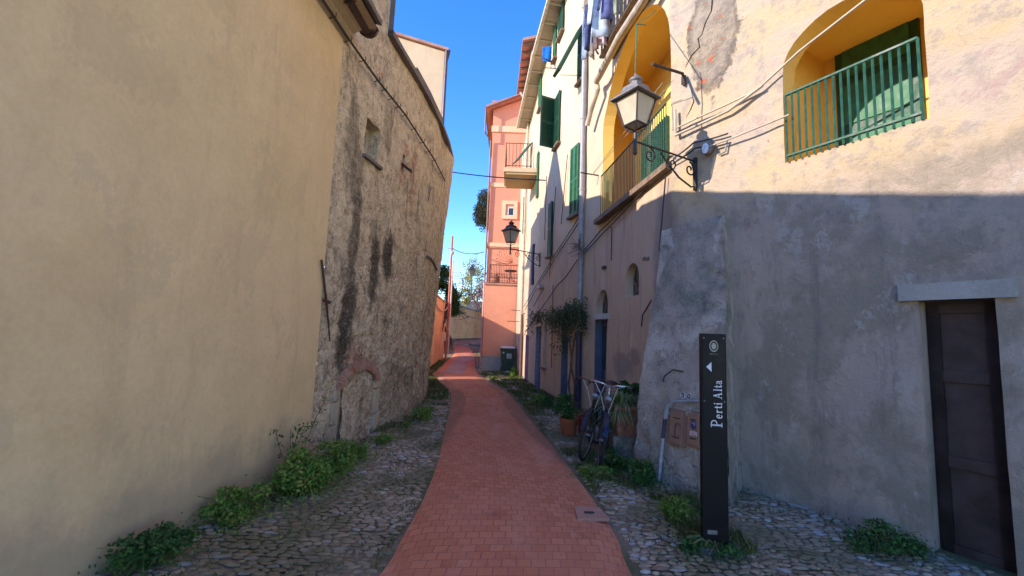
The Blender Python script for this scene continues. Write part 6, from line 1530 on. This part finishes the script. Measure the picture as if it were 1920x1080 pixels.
def letters(word, x0, z0, size, big=None):      # text runs upwards, its top to the left
    z = z0; out = []
    for i, ch in enumerate(word):
        s_ = size * (big if (big and i == 0) else 1); w_, st = GL[ch]; mb = MB()
        for pts, th in st:
            for (ax_, ay), (bx_, by_) in zip(pts, pts[1:]):
                d = Vector((bx_ - ax_, by_ - ay)); L_ = d.length or 1e-6; n_ = Vector((-d.y, d.x)) / L_ * th / 2; e = d / L_ * (.02)
                c4 = [(ax_ - e.x + n_.x, ay - e.y + n_.y), (bx_ + e.x + n_.x, by_ + e.y + n_.y), (bx_ + e.x - n_.x, by_ + e.y - n_.y), (ax_ - e.x - n_.x, ay - e.y - n_.y)]
                mb.prism([SG(x0 - b * s_, z + a * s_, .035 + .00003 * len(mb.f)) for a, b in c4], ny * .0012)
        if st: mb.build('letter', M_ink, fp)
        z += w_ * s_ * 1.12
zA_ = (at(1340, 801, 3.47) ).z; letters('Perti Alta', .055, zA_, .062, 1.35)
za = at(1332, 688, 3.47).z; xa_ = -.035
mb = MB(); mb.prism([SG(xa_ + .015, za + .038, .035), SG(xa_ + .015, za - .038, .035), SG(xa_ - .024, za, .035)], ny * .0015); mb.build('arrow', M_ink, fp)
zl_ = at(1338, 649, 3.47).z; M_logo = plain('tan_logo_ink', (.33, .3, .25), .5)
mb = MB(); n = 28
for a, b in ((1., .78),):
    V = [SG(math.cos(2 * math.pi * j / n) * .034 * k, zl_ + math.sin(2 * math.pi * j / n) * .046 * k, o) for o in (.035, .0365) for k in (a, b) for j in range(n)]
    mb.add(V, [(2 * n + j, 2 * n + (j + 1) % n, 3 * n + (j + 1) % n, 3 * n + j) for j in range(n)] + [(j, (j + 1) % n, 2 * n + (j + 1) % n, 2 * n + j) for j in range(n)])
lo_ = mb.build('emblem', M_logo, fp); mb = MB(); mb.prism([SG(math.cos(2 * math.pi * j / n) * .018, zl_ + math.sin(2 * math.pi * j / n) * .026, .035) for j in range(n)], ny * .0015); mb.build('emblem', M_logo, fp)
zc = at(1338, 665, 3.47).z
cu = bpy.data.curves.new('caption', 'FONT'); cu.body = 'PERTI ALTA'; cu.size = .013; cu.align_x = 'CENTER'; cu.extrude = .0005
co = bpy.data.objects.new('caption', cu); sc.collection.objects.link(co); bpy.context.view_layer.update()
me = bpy.data.meshes.new_from_object(co.evaluated_get(bpy.context.evaluated_depsgraph_get())); bpy.data.objects.remove(co)
me.materials.clear(); me.materials.append(M_logo); cp2 = bpy.data.objects.new('caption', me); sc.collection.objects.link(cp2); cp2.parent = fp
cp2.matrix_local = Matrix.Translation(SG(0, zc, .0362) - wloc(fp)) @ Matrix((( sx_.x, 0, ny.x, 0), (sx_.y, 0, ny.y, 0), (0, 1, 0, 0), (0, 0, 0, 1)))
zp_ = .13; mb = MB(); mb.obox(SG(-.06, zp_, .0302), sx_ * .07, ny * .002, (0, 0, .03)); mb.build('maker_plate', M_lgrey, t)
